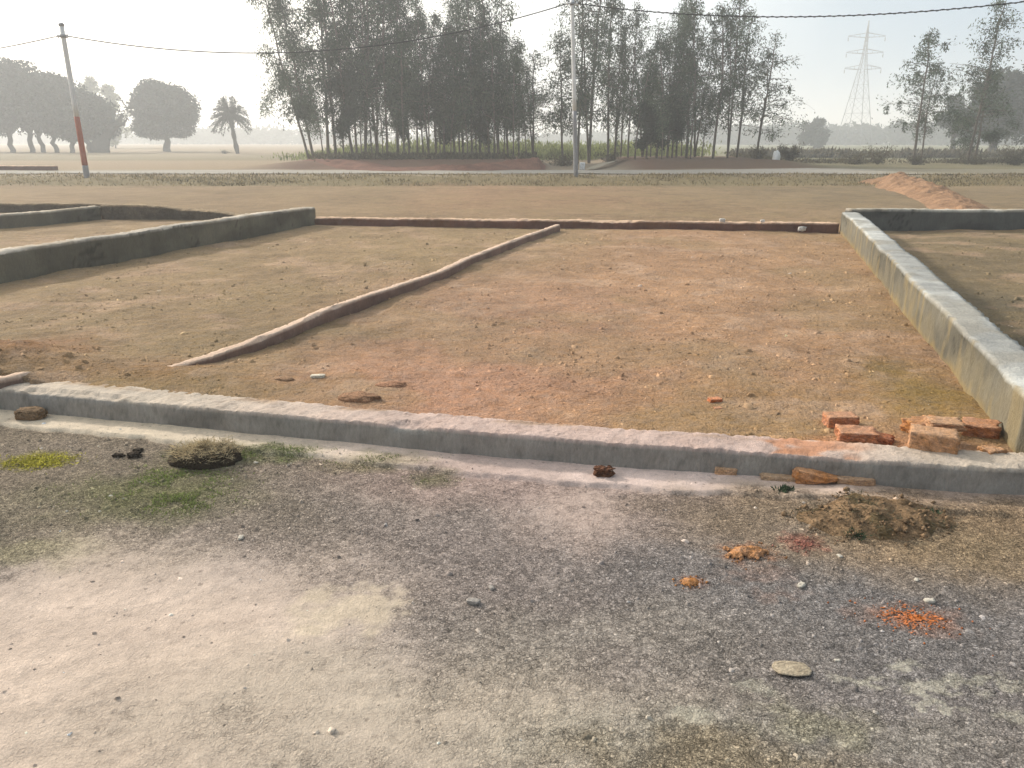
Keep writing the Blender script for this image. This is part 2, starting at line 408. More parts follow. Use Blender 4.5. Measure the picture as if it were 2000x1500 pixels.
G_FIELD = alb(154, 132, 103); G_PLOT = alb(178, 144, 114); G_OLIVE = alb(164, 144, 108); G_PINK = alb(194, 150, 124)
def ground_color(X, Y):
    c = np.broadcast_to(G_PLOT, X.shape + (3,)).copy()
    n1 = fbm(X * 0.5, Y * 0.5, 151, 4); n2 = fbm(X * 3.2, Y * 3.2, 152, 5); n3 = fbm(X * 12, Y * 12, 153, 3)
    # the left plot is greener, the middle one reddish
    c = lay(c, (1 - sstep(-2.2, 1.0, X - (Y - 7) * 0.37)), alb(164, 142, 110), 0.9)
    c = lay(c, sstep(1.2, 4.0, X - (Y - 4) * 0.15), alb(166, 138, 106), 0.75)
    c = lay(c, blob(X, Y, 950, 760, 300, 130, 0.13, s=101, soft=0.9), G_PINK, 0.8)  # reddish soil; a pink lens-flare tint is painted into it here
    c = lay(c, blob(X, Y, 960, 600, 240, 70, 0.13, s=102, soft=0.9), alb(192, 154, 128), 0.6)
    c = lay(c, blob(X, Y, 1820, 770, 110, 60, 0.13, s=103, soft=0.9), alb(138, 118, 64), 0.8)
    c = lay(c, blob(X, Y, 1500, 800, 330, 50, 0.13, s=104, soft=0.9), alb(172, 140, 100), 0.6)
    c = lay(c, blob(X, Y, 300, 755, 200, 22, 0.13, s=105, soft=0.9), alb(136, 120, 82), 0.8)
    c = lay(c, blob(X, Y, 40, 695, 130, 40, 0.13, s=106, soft=0.7), alb(152, 112, 80), 0.8)
    c = lay(c, blob(X, Y, 600, 650, 150, 18, 0.13, s=107, soft=0.9), alb(118, 104, 84), 0.6)
    c = lay(c, blob(X, Y, 330, 735, 240, 30, 0.13, s=108, soft=0.9), alb(162, 124, 88), 0.55)
    c = lay(c, blob(X, Y, 1650, 880, 200, 22, 0.13, s=109, soft=0.8), alb(196, 136, 96), 0.8)
    # right-hand plot behind the tall wall
    wl = X - (5.7 + (Y - 13.06) * 0.317)
    c = lay(c, sstep(-0.1, 0.1, wl) * (1 - sstep(13.2, 13.6, Y)), alb(136, 122, 96), 0.92)
    c = lay(c, sstep(-0.1, 0.5, wl) * (1 - sstep(6.0, 9.0, Y)), alb(104, 99, 84), 0.7)
    # open field beyond the plots
    c = lay(c, sstep(13.6, 15.2, Y), G_FIELD)
    c = lay(c, sstep(14, 20, Y) * sstep(-4, -1, X) * (1 - sstep(1.0, 5.0, X)), alb(164, 132, 104), 0.6)
    c = lay(c, sstep(14, 20, Y) * sstep(3, 9, X), alb(143, 127, 101), 0.8)
    # pale scuffs and dark crumbs
    scuff = sstep(0.56, 0.7, fbm(X * 2.1, Y * 2.4, 160, 5)) * (1 - sstep(10, 20, Y))
    c = lay(c, scuff, alb(198, 168, 142), 0.5)
    c = c * (1 + 0.35 * (n1 - 0.5) + 0.42 * (n2 - 0.5) + 0.35 * (n3 - 0.5))[..., None]
    olive = sstep(0.5, 0.68, fbm(X * 1.1, Y * 1.1, 165, 4))
    c = lay(c, olive, G_OLIVE * 0.95, 0.35)
    # tan-green verge up to the far road
    e = Y + 1.5 * (fbm(X * 0.4, Y * 0.4, 170, 3) - 0.5)
    c = lay(c, sstep(26.0, 27.6, e) * (1 - sstep(30.4, 31.2, e)), alb(136, 124, 92), 0.9)
    c = lay(c, sstep(29.6, 30.8, e), alb(168, 154, 132), 0.9)
    # bare dark red earth of the bank
    g = grove_mask(X, Y)
    c = lay(c, sstep(35.9, 36.6, Y) * g * (1 - sstep(47, 52, Y)), alb(122, 94, 78), 0.95)
    c = lay(c, sstep(36, 37, Y) * sstep(6, 8, X) * g * (1 - sstep(47, 52, Y)), alb(112, 92, 74), 0.8)
    c = lay(c, sstep(36, 38, Y) * sstep(12.5, 15, X), alb(132, 124, 94), 0.9)
    c = lay(c, sstep(36, 38, Y) * (1 - sstep(-14, -10, X)), alb(164, 142, 114), 0.8)
    c = lay(c, sstep(50, 58, Y), alb(138, 126, 98))
    c = lay(c, sstep(60, 100, Y) * (1 - sstep(-30, -14, X)), alb(158, 138, 110), 0.9)
    c = lay(c, sstep(52, 60, Y) * sstep(16, 24, X), alb(132, 132, 100), 0.8)
    c = c * (1 + np.array([.035, -.008, -.045]) * (1 - .7 * sstep(20, 40, Y))[..., None])
    return np.clip(c, 0.01, 0.7)

def grid(xs, ys, zf, cf, name, mat):
    X, Y = np.meshgrid(xs, ys)
    Z = zf(X, Y); C = cf(X, Y)
    nx, ny = len(xs), len(ys)
    i = (np.arange(ny - 1)[:, None] * nx + np.arange(nx - 1)[None, :]).reshape(-1)
    F = np.stack([i, i + 1, i + nx + 1, i + nx], 1)
    mb = MB(); mb.add(np.stack([X, Y, Z], -1).reshape(-1, 3), F, C.reshape(-1, 3))
    return mb.build(name, mat, smooth=True)

def steps(*segs):
    out = []
    for a, b, d0, d1 in segs:
        n = max(2, int(abs(b - a) / ((d0 + d1) / 2)))
        t = np.linspace(0, 1, n, endpoint=False)
        k = (d1 / d0)
        s = t if abs(k - 1) < 1e-3 else (k ** t - 1) / (k - 1)
        out.append(a + (b - a) * s)
    return np.concatenate(out + [[segs[-1][1]]])

ys = steps((-80, 2.6, 12, 2), (2.6, 6.5, .022, .022), (6.5, 16, .03, .08), (16, 40, .1, .25), (40, 140, .4, 4), (140, 3000, 6, 160))
xp = steps((0, 3.2, .025, .025), (3.2, 14, .03, .16), (14, 40, .2, 1.0), (40, 160, 1.2, 8), (160, 2500, 12, 160))
xs = np.concatenate([-xp[:0:-1], xp])
ground = grid(xs, ys, T, ground_color, 'ground', M['ground'])
tag(ground, 'brown dry earth of the building plots and open field', kind='structure')

def Rz(X, Y):
    c = road_color(X, Y).mean(-1)
    rough = 1 - sstep(0.13, 0.34, c)
    z = 0.018 * (fbm(X * 1.1, Y * 1.1, 201, 3) - 0.5)
    z = z + rough * (0.010 * (fbm(X * 14, Y * 14, 203, 3) - 0.5) + 0.004 * (vn(X * 55, Y * 55, 205) - 0.5))
    z = z + (1 - rough) * 0.007 * (fbm(X * 12, Y * 12, 207, 4) - 0.5)
    # spilled mortar thickens against the kerb foot
    d = kerb_y(X) - Y + 0.10 * (fbm(X * 4, Y * 4, 61, 4) - 0.5)
    z = z + 0.020 * (1 - sstep(0.195, 0.225, d))
    z = z + 0.05 * blob(X, Y, 1690, 1010, 150, 40, s=8, soft=0.9) * fbm(X * 9, Y * 9, 210, 3)
    return z
rys = steps((-12, 1.1, 1.2, .2), (1.1, 5.4, .0125, .0125))
rxp = steps((0, 3.4, .0125, .0125), (3.4, 9, .05, .4))
rxs = np.concatenate([-rxp[:0:-1], rxp])
# the road sheet stops under the kerb: its last rows follow the kerb line
def road_sheet():
    t = np.concatenate([np.linspace(0, 1, 12, endpoint=False) * 0.0, ]) if False else None
    ky = kerb_y(rxs) + 0.06
    n_near = 330
    s = np.concatenate([np.linspace(-1.0, 0, 12, endpoint=False), np.linspace(0, 1, n_near)])
    S, X = np.meshgrid(s, rxs, indexing='ij')
    y0 = 1.1
    Y = np.where(S < 0, y0 + S * 14, y0 + S * (ky[None, :] - y0))
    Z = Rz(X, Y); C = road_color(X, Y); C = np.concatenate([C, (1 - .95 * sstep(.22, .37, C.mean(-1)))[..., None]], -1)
    nx, ny = len(rxs), len(s)
    i = (np.arange(ny - 1)[:, None] * nx + np.arange(nx - 1)[None, :]).reshape(-1)
    F = np.stack([i, i + 1, i + nx + 1, i + nx], 1)
    mb = MB(); mb.add(np.stack([X, Y, Z], -1).reshape(-1, 3), F, C.reshape(-1, 4))
    return mb.build('road', M['road'], smooth=True)
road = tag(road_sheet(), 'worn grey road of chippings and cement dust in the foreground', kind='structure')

# far road, a pale strip across the picture
def far_road():
    xs_ = np.linspace(-70, 90, 640); n = 9
    ya = 31.6 + 0.5 * (fbm(xs_ * 0.25, xs_ * 0, 301, 3) - 0.5) - 0.2 * sstep(2, 16, xs_); yb = 35.4 + 0.4 * (fbm(xs_ * 0.2, xs_ * 0 + 5, 302, 3) - 0.5) + 0.9 * sstep(4, 16, xs_) - 0.6 * (1 - sstep(-16, -6, xs_))
    t = np.linspace(0, 1, n)[:, None]
    X = np.broadcast_to(xs_, (n, 640)); Y = ya + (yb - ya) * t
    Z = T(X, Y) + 0.03
    c = np.broadcast_to(alb(180, 172, 160), X.shape + (3,)) * (0.9 + 0.25 * fbm(X * 0.7, Y * 1.5, 305, 4))[..., None]
    fade = sstep(13, 18, X)[..., None]
    c = c * (1 - fade) + alb(160, 150, 128) * fade
    i = (np.arange(n - 1)[:, None] * 640 + np.arange(639)[None, :]).reshape(-1)
    mb = MB(); mb.add(np.stack([X, Y, Z], -1).reshape(-1, 3), np.stack([i, i + 1, i + 641, i + 640], 1), c.reshape(-1, 3))
    return mb.build('road', M['ground'], smooth=True)
tag(far_road(), 'pale dusty road running across behind the plots', kind='structure')

def side_path():
    a = np.array(at(1150, 331, 0.35)); b = np.array(at(1212, 318, 0.5)); b = a + (b - a) * 1.2
    d = (b - a) / np.linalg.norm(b - a); nrm = np.array([-d[1], d[0]])
    n = 24; t = np.linspace(0, 1, n)[:, None]; s = np.linspace(-0.22, 0.22, 5)[None, :]
    X = a[0] + (b - a)[0] * t + nrm[0] * s; Y = a[1] + (b - a)[1] * t + nrm[1] * s
    Z = T(X, Y) + 0.05 + 0.15 * np.sin(np.pi * np.clip(t, 0, 1)) + 0 * s
    c = np.broadcast_to(alb(178, 166, 146), X.shape + (3,)) * (0.9 + 0.2 * fbm(X * 3, Y * 3, 9, 3))[..., None]
    i = (np.arange(n - 1)[:, None] * 5 + np.arange(4)[None, :]).reshape(-1)
    mb = MB(); mb.add(np.stack([X, Y, Z], -1).reshape(-1, 3), np.stack([i, i + 1, i + 6, i + 5], 1), c.reshape(-1, 3))
    return mb.build('path', M['ground'], smooth=True)
tag(side_path(), 'narrow pale footpath climbing from the far road into the trees', kind='structure')

# ------------------------------------------------------------------ walls
def resample(P, n):
    P = np.asarray(P, float)
    d = np.concatenate([[0], np.cumsum(np.linalg.norm(np.diff(P[:, :2], axis=0), axis=1))])
    t = np.linspace(0, d[-1], n)
    return np.stack([np.interp(t, d, P[:, k]) for k in range(P.shape[1])], 1)

def wall(name, path, width, step, tintf, z0=-0.05, amp=0.006, low=0.02, nh=10, nw=8, seed=1, mat='wall', bevel=0.012, sag=0.02):
    """low masonry wall: path rows are x, y, top z of the edge of the face one sees; the wall lies to the left of the path"""
    P = np.asarray(path, float)
    L = np.linalg.norm(np.diff(P[:, :2], axis=0), axis=1).sum()
    n = max(8, int(L / step)); Q = resample(P, n)
    tg = np.gradient(Q[:, :2], axis=0); tg /= np.linalg.norm(tg, axis=1)[:, None]
    nr = np.stack([-tg[:, 1], tg[:, 0]], 1)
    hs = np.linspace(0, 1, nh); prof = [(0.0, h, 0) for h in hs[:-1]] + [(bevel * 0.3, 1.0, 0)]
    prof += [(width * w, 1.0, 1) for w in np.linspace(0, 1, nw)[1:-1]] + [(width - bevel * .3, 1.0, 1)]
    prof += [(width, h, 2) for h in hs[::-1][1:]]
    m = len(prof)
    lat = np.array([p[0] for p in prof]); hh = np.array([p[1] for p in prof]); fc = np.array([p[2] for p in prof])
    arc = np.linspace(0, L, n)
    topz = Q[:, 2] + sag * (fbm(arc * 1.3, arc * 0 + seed, seed, 3) - 0.5) * 2
    Z = z0 + (topz[:, None] - z0) * hh[None, :]
    wob = low * (fbm(arc * 1.1, arc * 0 + 3 * seed, seed + 7, 4) - 0.5) * 2
    wob2 = low * (fbm(arc * 1.4, arc * 0 + 5 * seed, seed + 8, 4) - 0.5) * 2
    side = np.clip(lat / width, 0, 1)
    A = arc[:, None] + 0 * lat[None, :]
    B = np.cumsum(np.concatenate([[0], np.abs(np.diff(lat)) + np.abs(np.diff(hh)) * 0.3]))[None, :] + 0 * arc[:, None]
    jit = amp * (fbm(A * 14, B * 14, seed + 20, 4) - 0.5) * 2
    chip = sstep(.60, .74, fbm(arc * 2.6, arc * 0 + seed * 1.7, seed + 50, 4))[:, None] * (.5 + fbm(arc * 9, arc * 0, seed + 52, 2))[:, None]
    rag = 1.7 * amp * (fbm(A * 30, B * 0 + seed, seed + 30, 3) - 0.5) * 2
    face = (fc == 1)
    off = lat[None, :] + wob[:, None] * (1 - side)[None, :] + wob2[:, None] * side[None, :]
    off = off + np.where(face[None, :], 0, jit) * np.where(fc == 2, -1, 1)[None, :]
    edge_w = np.where(hh >= 0.999, 1, 0)[None, :]
    fe = np.where((side < .5) & (hh > .82), np.clip((hh - .82) / .18, 0, 1), 0)[None, :] * np.where(side < .35, 1, 0)[None, :]
    Z = Z - .016 * chip * fe * (hh >= .999)[None, :] * (lat < width * .2)[None, :]
    off = off + .016 * chip * fe
    off = off + rag * edge_w * np.where(side > 0.5, 1, -1)[None, :]
    Z = Z + np.where(face[None, :], jit * 1.1, 0) - edge_w * np.abs(rag) * np.where((lat < width * .1) | (lat > width * .9), 1, 0)[None, :]
    X = Q[:, 0:1] + nr[:, 0:1] * off; Y = Q[:, 1:2] + nr[:, 1:2] * off
    V = np.stack([X, Y, Z], -1)
    C = tintf(X, Y, Z, np.broadcast_to(fc[None, :], X.shape), np.broadcast_to(hh[None, :], X.shape), A)
    i = (np.arange(n - 1)[:, None] * m + np.arange(m - 1)[None, :]).reshape(-1)
    F = np.stack([i, i + m, i + m + 1, i + 1], 1)
    mb = MB(); mb.add(V.reshape(-1, 3), F, C.reshape(-1, 3))
    # end caps as strips between the two faces
    for r in (0, n - 1):
        h = m // 2
        for k in range(h):
            q = [r * m + k, r * m + k + 1, r * m + m - 2 - k, r * m + m - 1 - k]
            if len(set(q)) == 4: mb.f.append(np.array([q if r == 0 else q[::-1]]))
            elif len(set(q)) == 3: mb.f.append(np.array([list(dict.fromkeys(q))]))
    return mb.build(name, M[mat], smooth=False)

def mixc(a, b, m): return np.asarray(a) * (1 - m[..., None]) + np.asarray(b) * m[..., None]

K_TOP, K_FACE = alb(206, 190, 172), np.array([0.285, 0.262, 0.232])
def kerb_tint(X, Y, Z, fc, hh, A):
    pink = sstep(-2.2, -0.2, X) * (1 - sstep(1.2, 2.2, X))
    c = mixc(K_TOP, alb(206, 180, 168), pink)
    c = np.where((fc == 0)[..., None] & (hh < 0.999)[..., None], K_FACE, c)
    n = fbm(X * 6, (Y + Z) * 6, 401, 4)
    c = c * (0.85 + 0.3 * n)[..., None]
    st = sstep(0.36, 0.56, fbm(X * 5, Y * 7, 403, 4)) * sstep(0.95, 1.15, X) * (1 - sstep(1.55, 1.9, X))
    c = np.where((fc >= 1)[..., None], mixc(c, alb(206, 142, 100), st * 0.8), c)
    soil = sstep(0.5, 0.66, fbm(X * 3.3, Y * 9, 405, 4)) * sstep(0.55, 1.0, (Y - kerb_y(X)) / KW)
    c = np.where((fc >= 1)[..., None], mixc(c, alb(172, 140, 108), soil * 0.8), c)
    cx_ = X + .12 * fbm(X * 7, Y * 7, 411, 3); cr1 = np.abs(fbm(cx_ * 3.2 - Y * 5, Y * 3 + X, 409, 4) - .5)
    crack = (1 - sstep(.004, .014, cr1)) * sstep(.42, .55, fbm(X * 1.3, Y * 2, 413, 2))
    c = np.where((fc >= 1)[..., None], c * (1 - .55 * crack)[..., None], c)
    pit = sstep(.66, .74, fbm(X * 30, (Y + Z) * 30, 415, 3)); c = c * (1 - .22 * pit)[..., None]
    stain = sstep(0.62, 0.75, fbm(X * 2.2, Z * 4, 407, 4))
    c = np.where((fc == 0)[..., None], c * (1 - 0.3 * stain)[..., None], c)
    return np.clip(c, .02, .72)
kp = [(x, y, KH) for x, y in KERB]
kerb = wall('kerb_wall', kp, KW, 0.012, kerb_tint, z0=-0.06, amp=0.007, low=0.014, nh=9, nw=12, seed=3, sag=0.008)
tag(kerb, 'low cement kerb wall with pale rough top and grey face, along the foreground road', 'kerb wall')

def cement_tint(top, face, moss=None, dark=1.0):
    def f(X, Y, Z, fc, hh, A):
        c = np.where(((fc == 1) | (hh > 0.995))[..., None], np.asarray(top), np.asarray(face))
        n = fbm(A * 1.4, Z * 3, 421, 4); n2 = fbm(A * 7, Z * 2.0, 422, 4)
        c = c * (0.72 + 0.32 * n + 0.28 * n2)[..., None]
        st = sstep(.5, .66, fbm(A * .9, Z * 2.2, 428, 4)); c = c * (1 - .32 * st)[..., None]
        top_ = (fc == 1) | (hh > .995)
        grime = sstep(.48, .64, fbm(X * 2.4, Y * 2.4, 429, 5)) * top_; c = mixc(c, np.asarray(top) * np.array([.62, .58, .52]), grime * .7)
        cr = np.abs(fbm(A * 1.1 + .5 * fbm(A * 5, Z * 9, 430, 2), Z * 1.2, 432, 3) - .5); c = c * (1 - .5 * (1 - sstep(.002, .007, cr)) * np.where(fc == 0, 1, 0))[..., None]
        if moss is not None:
            b = sstep(0.38, 0.62, fbm(A * 2.2, Z * 1.2, 424, 4) + 0.35 * (0.45 - hh)) * np.where(fc == 0, 1, 0)
            c = mixc(c, np.asarray(moss), b * 0.75)
            foot = (1 - sstep(0.25, 0.42, hh + 0.2 * (fbm(A * 5, A * 0, 426, 3) - 0.5))) * np.where(fc == 0, 1, 0)
            c = mixc(c, alb(158, 134, 88), foot * 0.75)
            drip = sstep(0.66, 0.78, vn(A * 11, Z * 1.5, 427)) * np.where(fc == 0, 1, 0)
            c = mixc(c, alb(166, 146, 104), drip * 0.4)
        return np.clip(c, .02, .7)
    return f
RW = [(5.52, 13.10, 0.47), (4.4, 9.56, 0.465), (3.17, 5.70, 0.45), (2.47, 3.49, 0.43)]
# path runs so that the wall lies on its left: far -> near puts the body on the right-hand (east) side
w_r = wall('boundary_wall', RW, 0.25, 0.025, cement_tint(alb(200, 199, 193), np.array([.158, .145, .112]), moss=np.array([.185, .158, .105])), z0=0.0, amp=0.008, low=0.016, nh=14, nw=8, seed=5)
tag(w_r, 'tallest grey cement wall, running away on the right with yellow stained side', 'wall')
RB = [(5.79, 13.36, 0.475), (9.0, 13.62, 0.46), (15.0, 14.2, 0.46)]
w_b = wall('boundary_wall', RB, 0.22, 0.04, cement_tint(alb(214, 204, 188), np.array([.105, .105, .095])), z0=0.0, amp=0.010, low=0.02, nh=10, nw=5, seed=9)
tag(w_b, 'dark faced cement wall across the back of the right-hand plot', 'wall')
LW = [(-6.6, 5.0, 0.45), (-5.56, 8.28, 0.45), (-4.5, 11.4, 0.46), (-3.56, 14.20, 0.455)]
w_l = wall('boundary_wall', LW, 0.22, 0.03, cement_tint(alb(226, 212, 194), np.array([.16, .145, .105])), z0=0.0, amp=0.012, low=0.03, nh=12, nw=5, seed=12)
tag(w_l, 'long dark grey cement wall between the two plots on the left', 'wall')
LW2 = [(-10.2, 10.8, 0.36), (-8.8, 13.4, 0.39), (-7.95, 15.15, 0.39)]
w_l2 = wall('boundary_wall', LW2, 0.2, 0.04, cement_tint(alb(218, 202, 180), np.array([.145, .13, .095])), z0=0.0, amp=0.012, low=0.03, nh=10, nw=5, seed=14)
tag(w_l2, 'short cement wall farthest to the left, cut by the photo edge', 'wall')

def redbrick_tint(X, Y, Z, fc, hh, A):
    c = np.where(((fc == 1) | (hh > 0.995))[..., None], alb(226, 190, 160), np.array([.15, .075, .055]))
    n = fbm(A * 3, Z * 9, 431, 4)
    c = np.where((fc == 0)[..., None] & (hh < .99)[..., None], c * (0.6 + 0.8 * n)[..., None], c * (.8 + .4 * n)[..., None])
    soil = sstep(0.52, 0.68, fbm(A * 1.3, Z * 5, 433, 4) + 0.25 * (0.6 - hh))
    return np.clip(mixc(c, alb(134, 98, 74), soil * 0.5), .015, .7)
BW = [(-3.66, 14.17, 0.265), (0.8, 13.62, 0.27), (3.2, 13.3, 0.275), (5.48, 13.06, 0.285)]
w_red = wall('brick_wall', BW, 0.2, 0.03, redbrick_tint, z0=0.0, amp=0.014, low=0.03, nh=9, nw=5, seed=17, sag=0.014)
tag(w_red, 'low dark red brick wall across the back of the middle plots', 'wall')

TH_PX = [(310, 718, .185), (400, 692, .215), (480, 665, .235), (560, 632, .245), (620, 605, .25), (700, 578, .25), (780, 552, .25), (850, 530, .25), (900, 506, .25), (1000, 467, .255), (1085, 438, .26)]
thp = []
for px, py, z in TH_PX:
    z -= .022; x, y = at(px, py, z); thp.append((x + 0.078, y - 0.03, z))
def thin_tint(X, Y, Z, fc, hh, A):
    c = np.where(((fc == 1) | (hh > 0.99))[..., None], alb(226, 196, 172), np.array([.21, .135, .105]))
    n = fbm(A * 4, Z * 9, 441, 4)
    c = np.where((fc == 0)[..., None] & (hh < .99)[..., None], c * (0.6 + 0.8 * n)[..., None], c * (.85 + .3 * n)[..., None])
    return np.clip(c, .02, .75)
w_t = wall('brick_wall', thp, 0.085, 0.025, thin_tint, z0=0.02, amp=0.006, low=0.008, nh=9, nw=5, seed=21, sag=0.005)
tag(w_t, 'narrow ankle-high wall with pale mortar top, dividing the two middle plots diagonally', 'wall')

sp = []
for px, py, z in [(-60, 752, .19), (5, 742, .20), (50, 733, .2), (90, 729, .185), (125, 727, .15)]:
    x, y = at(px, py, z); sp.append((x, y, z))
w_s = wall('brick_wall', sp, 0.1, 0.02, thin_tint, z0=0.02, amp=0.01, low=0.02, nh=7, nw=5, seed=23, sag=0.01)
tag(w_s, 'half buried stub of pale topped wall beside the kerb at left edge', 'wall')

# low earth bunds
def bund(name, pts, wid, seed, c0, n=160, m=15):
    """ridge of earth: pts rows x, y, height"""
    Q = resample(pts, n); tg = np.gradient(Q[:, :2], axis=0); tg /= np.linalg.norm(tg, axis=1)[:, None] + 1e-9
    nr = np.stack([-tg[:, 1], tg[:, 0]], 1); s = np.linspace(-1, 1, m)
    w = np.interp(np.linspace(0, 1, n), np.linspace(0, 1, len(wid)), wid)
    X = Q[:, 0:1] + nr[:, 0:1] * s * w[:, None]; Y = Q[:, 1:2] + nr[:, 1:2] * s * w[:, None]
    k = 3.0 / max(w)
    X = X + 0.12 * w[:, None] * (fbm(X * k, Y * k, seed, 3) - .5) * 2
    pr = np.clip(1 - np.abs(s) ** 1.6, 0, 1)[None, :]
    Z = T(X, Y) - 0.03 + (Q[:, 2:3] + 0.03) * pr * (0.45 + 0.7 * fbm(X * k, Y * k, seed + 3, 4) + .3 * fbm(X * k * 3.2, Y * k * 3.2, seed + 4, 3))
    C = np.asarray(c0)[None, None, :] * (0.6 + 0.8 * fbm(X * k * 1.7, Y * k * 1.7, seed + 5, 4))[..., None]
    i = (np.arange(n - 1)[:, None] * m + np.arange(m - 1)[None, :]).reshape(-1)
    mb = MB(); mb.add(np.stack([X, Y, Z], -1).reshape(-1, 3), np.stack([i, i + m, i + m + 1, i + 1], 1), C.reshape(-1, 3))
    return mb.build(name, M['dirt'], smooth=True)
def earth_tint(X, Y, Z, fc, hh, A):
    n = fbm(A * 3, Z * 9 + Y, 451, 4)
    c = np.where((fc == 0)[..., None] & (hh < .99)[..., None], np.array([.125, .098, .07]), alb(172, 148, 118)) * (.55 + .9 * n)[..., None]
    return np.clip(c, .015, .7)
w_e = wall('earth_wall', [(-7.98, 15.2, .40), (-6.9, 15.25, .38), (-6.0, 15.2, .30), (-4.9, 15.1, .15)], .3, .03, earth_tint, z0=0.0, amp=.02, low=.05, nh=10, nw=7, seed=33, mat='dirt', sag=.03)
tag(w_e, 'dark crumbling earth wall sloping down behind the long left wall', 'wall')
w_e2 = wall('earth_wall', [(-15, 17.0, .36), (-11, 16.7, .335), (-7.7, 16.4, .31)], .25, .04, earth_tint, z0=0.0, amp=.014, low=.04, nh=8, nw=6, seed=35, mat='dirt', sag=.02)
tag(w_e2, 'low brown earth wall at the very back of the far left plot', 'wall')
gp = [atg(1742, 362), atg(1790, 378), atg(1838, 396), atg(1890, 418)]
heap = bund('soil_heap', [(gp[0][0] - .5, gp[0][1] + 1.2, .03), (gp[0][0] + .25, gp[0][1] + .2, .40), (gp[1][0] + .3, gp[1][1], .27), (gp[2][0] + .2, gp[2][1], .19), (gp[3][0], gp[3][1], .14), (gp[3][0] + .3, gp[3][1] - 1.2, .03)], [.5, .95, .8, .7, .7, .4], 507, alb(168, 132, 102), n=260, m=41)
tag(heap, 'long low orange ridge of loose soil running back across the field behind the right-hand plot', 'soil heap')

# low red brick row and red ridges at the far road
a, b = atg(-140, 333), atg(104, 333)
w_row = wall('brick_wall', [(a[0], a[1], a[2] + .22), (b[0], b[1], b[2] + .2)], 0.4, 0.06, redbrick_tint, z0=b[2] - 0.1, amp=0.02, low=0.05, nh=7, nw=5, seed=29)
tag(w_row, 'low reddish row of brickwork beside the far road at the left edge', 'wall')
pa = [atg(600, 322), atg(760, 324), atg(900, 326), atg(1050, 330)]
tag(bund('earth_bund', [(p[0], p[1] + .5, h) for p, h in zip(pa, (.05, .12, .26, .46))] + [(pa[-1][0] + .4, pa[-1][1] + .5, .05)], [.8, 1.2, 1.4, 1.0], 511, alb(134, 96, 80), n=140, m=17), 'reddish earth ridge under the dense trees on the far side of the road', 'earth ridge')

# ------------------------------------------------------------------ loose bricks and stones
def chunk(name, size, seed, col, mat='brick', jag=0.12, taper=0.0, sub=13, roundness=0.0, parent=None):
    """a brick or stone: subdivided block with worn corners and one broken end; z = 0 at its base"""
    g = np.linspace(-1, 1, sub); mb = MB(); V = {}; vs = []; fs = []
    def key(p):
        k = tuple(np.round(p, 4))
        if k not in V: V[k] = len(vs); vs.append(p)
        return V[k]
    for ax in range(3):
        for sg in (-1, 1):
            for i in range(sub - 1):
                for j in range(sub - 1):
                    q = []
                    for (u, v) in ((g[i], g[j]), (g[i + 1], g[j]), (g[i + 1], g[j + 1]), (g[i], g[j + 1])):
                        p = np.zeros(3); p[ax] = sg; p[(ax + 1) % 3] = u; p[(ax + 2) % 3] = v; q.append(key(p))
                    fs.append(q if sg > 0 else q[::-1])
    P = np.array(vs)
    ln = np.linalg.norm(P, axis=1)[:, None]
    sph = P / ln
    r = roundness
    P = P * (1 - r) + sph * 1.15 * r
    mx = np.sort(np.abs(P), axis=1)
    P = P * (1 - 0.03 * np.clip((mx[:, 1] - 0.8) / 0.2, 0, 1))[:, None]
    off = Vector((seed * 3.7, seed * 1.3, seed * 0.7))
    N = np.array([[mnoise.noise(Vector(p * 1.6) + off), mnoise.noise(Vector(p * 1.6) + off + Vector((9, 0, 0))), mnoise.noise(Vector(p * 1.6) + off + Vector((0, 9, 0)))] for p in P])
    N2 = np.array([[mnoise.noise(Vector(p * 5) + off)] for p in P])
    N3 = np.array([[mnoise.noise(Vector(p * 14) + off)] for p in P])
    P = P + N * jag * .8 + P * N2 * jag * 0.45 + P * N3 * min(jag, .12) * .5
    P[:, 2] *= (1 - taper * (P[:, 0] * 0.5 + 0.5))
    e = np.clip(P[:, 0], 0, 1); P[:, 0] += e * jag * 1.6 * np.array([mnoise.noise(Vector((p[1] * 2.5, p[2] * 2.5, seed))) for p in P])
    P = P * np.array(size) / 2
    P[:, 2] -= P[:, 2].min()
    up = np.clip((P[:, 2:3] / max(P[:, 2].max(), 1e-6) - .8) / .2, 0, 1) * (mat == 'brick')
    c = np.asarray(col)[None, :] * (0.9 + 0.45 * N2 + .5 * N3) * (1 - .45 * up) + alb(206, 172, 142)[None, :] * .45 * up
    mb.add(P, np.array(fs), np.clip(c, .01, .7))
    return mb.build(name, M[mat], parent, smooth=False)

def put(o, px, py, z=None, rz=0.0, rx=0.0, ry=0.0, sink=0.01, on='plot'):
    if on == 'plot': x, y, z_ = atg(px, py)
    else:
        x, y = at(px, py, 0.0); z_ = float(Rz(np.array([x]), np.array([y]))[0]) if z is None else z
    o.location = (x, y, z_ - sink); o.rotation_euler = (rx, ry, rz)
    return o
BR = alb(212, 146, 108); BR_L = alb(206, 144, 104); BR_D = alb(180, 112, 78)
g = 'broken bricks lying about the kerb'
def loose(name, size, seed, col, px, py, label, cat='brick', rz=0., rx=0., ry=0., on='plot', **kw):
    sink = kw.pop('sink', 0.012)
    o = chunk(name, size, seed, col, **kw); put(o, px, py, rz=rz, rx=rx, ry=ry, on=on, sink=sink)
    tag(o, label, cat, kw.get('group') or (g if cat == 'brick' else None)); return o
loose('brick', (.165, .10, .072), 1, BR, 1640, 830, 'red half brick with clean edges, left end of the brick pile behind the kerb', rz=.0, jag=.05)
loose('brick', (.19, .12, .06), 2, BR, 1672, 856, 'long broken brick with pale hollowed top, just in front of the red half brick', rz=-.15, rx=.05, jag=.16)
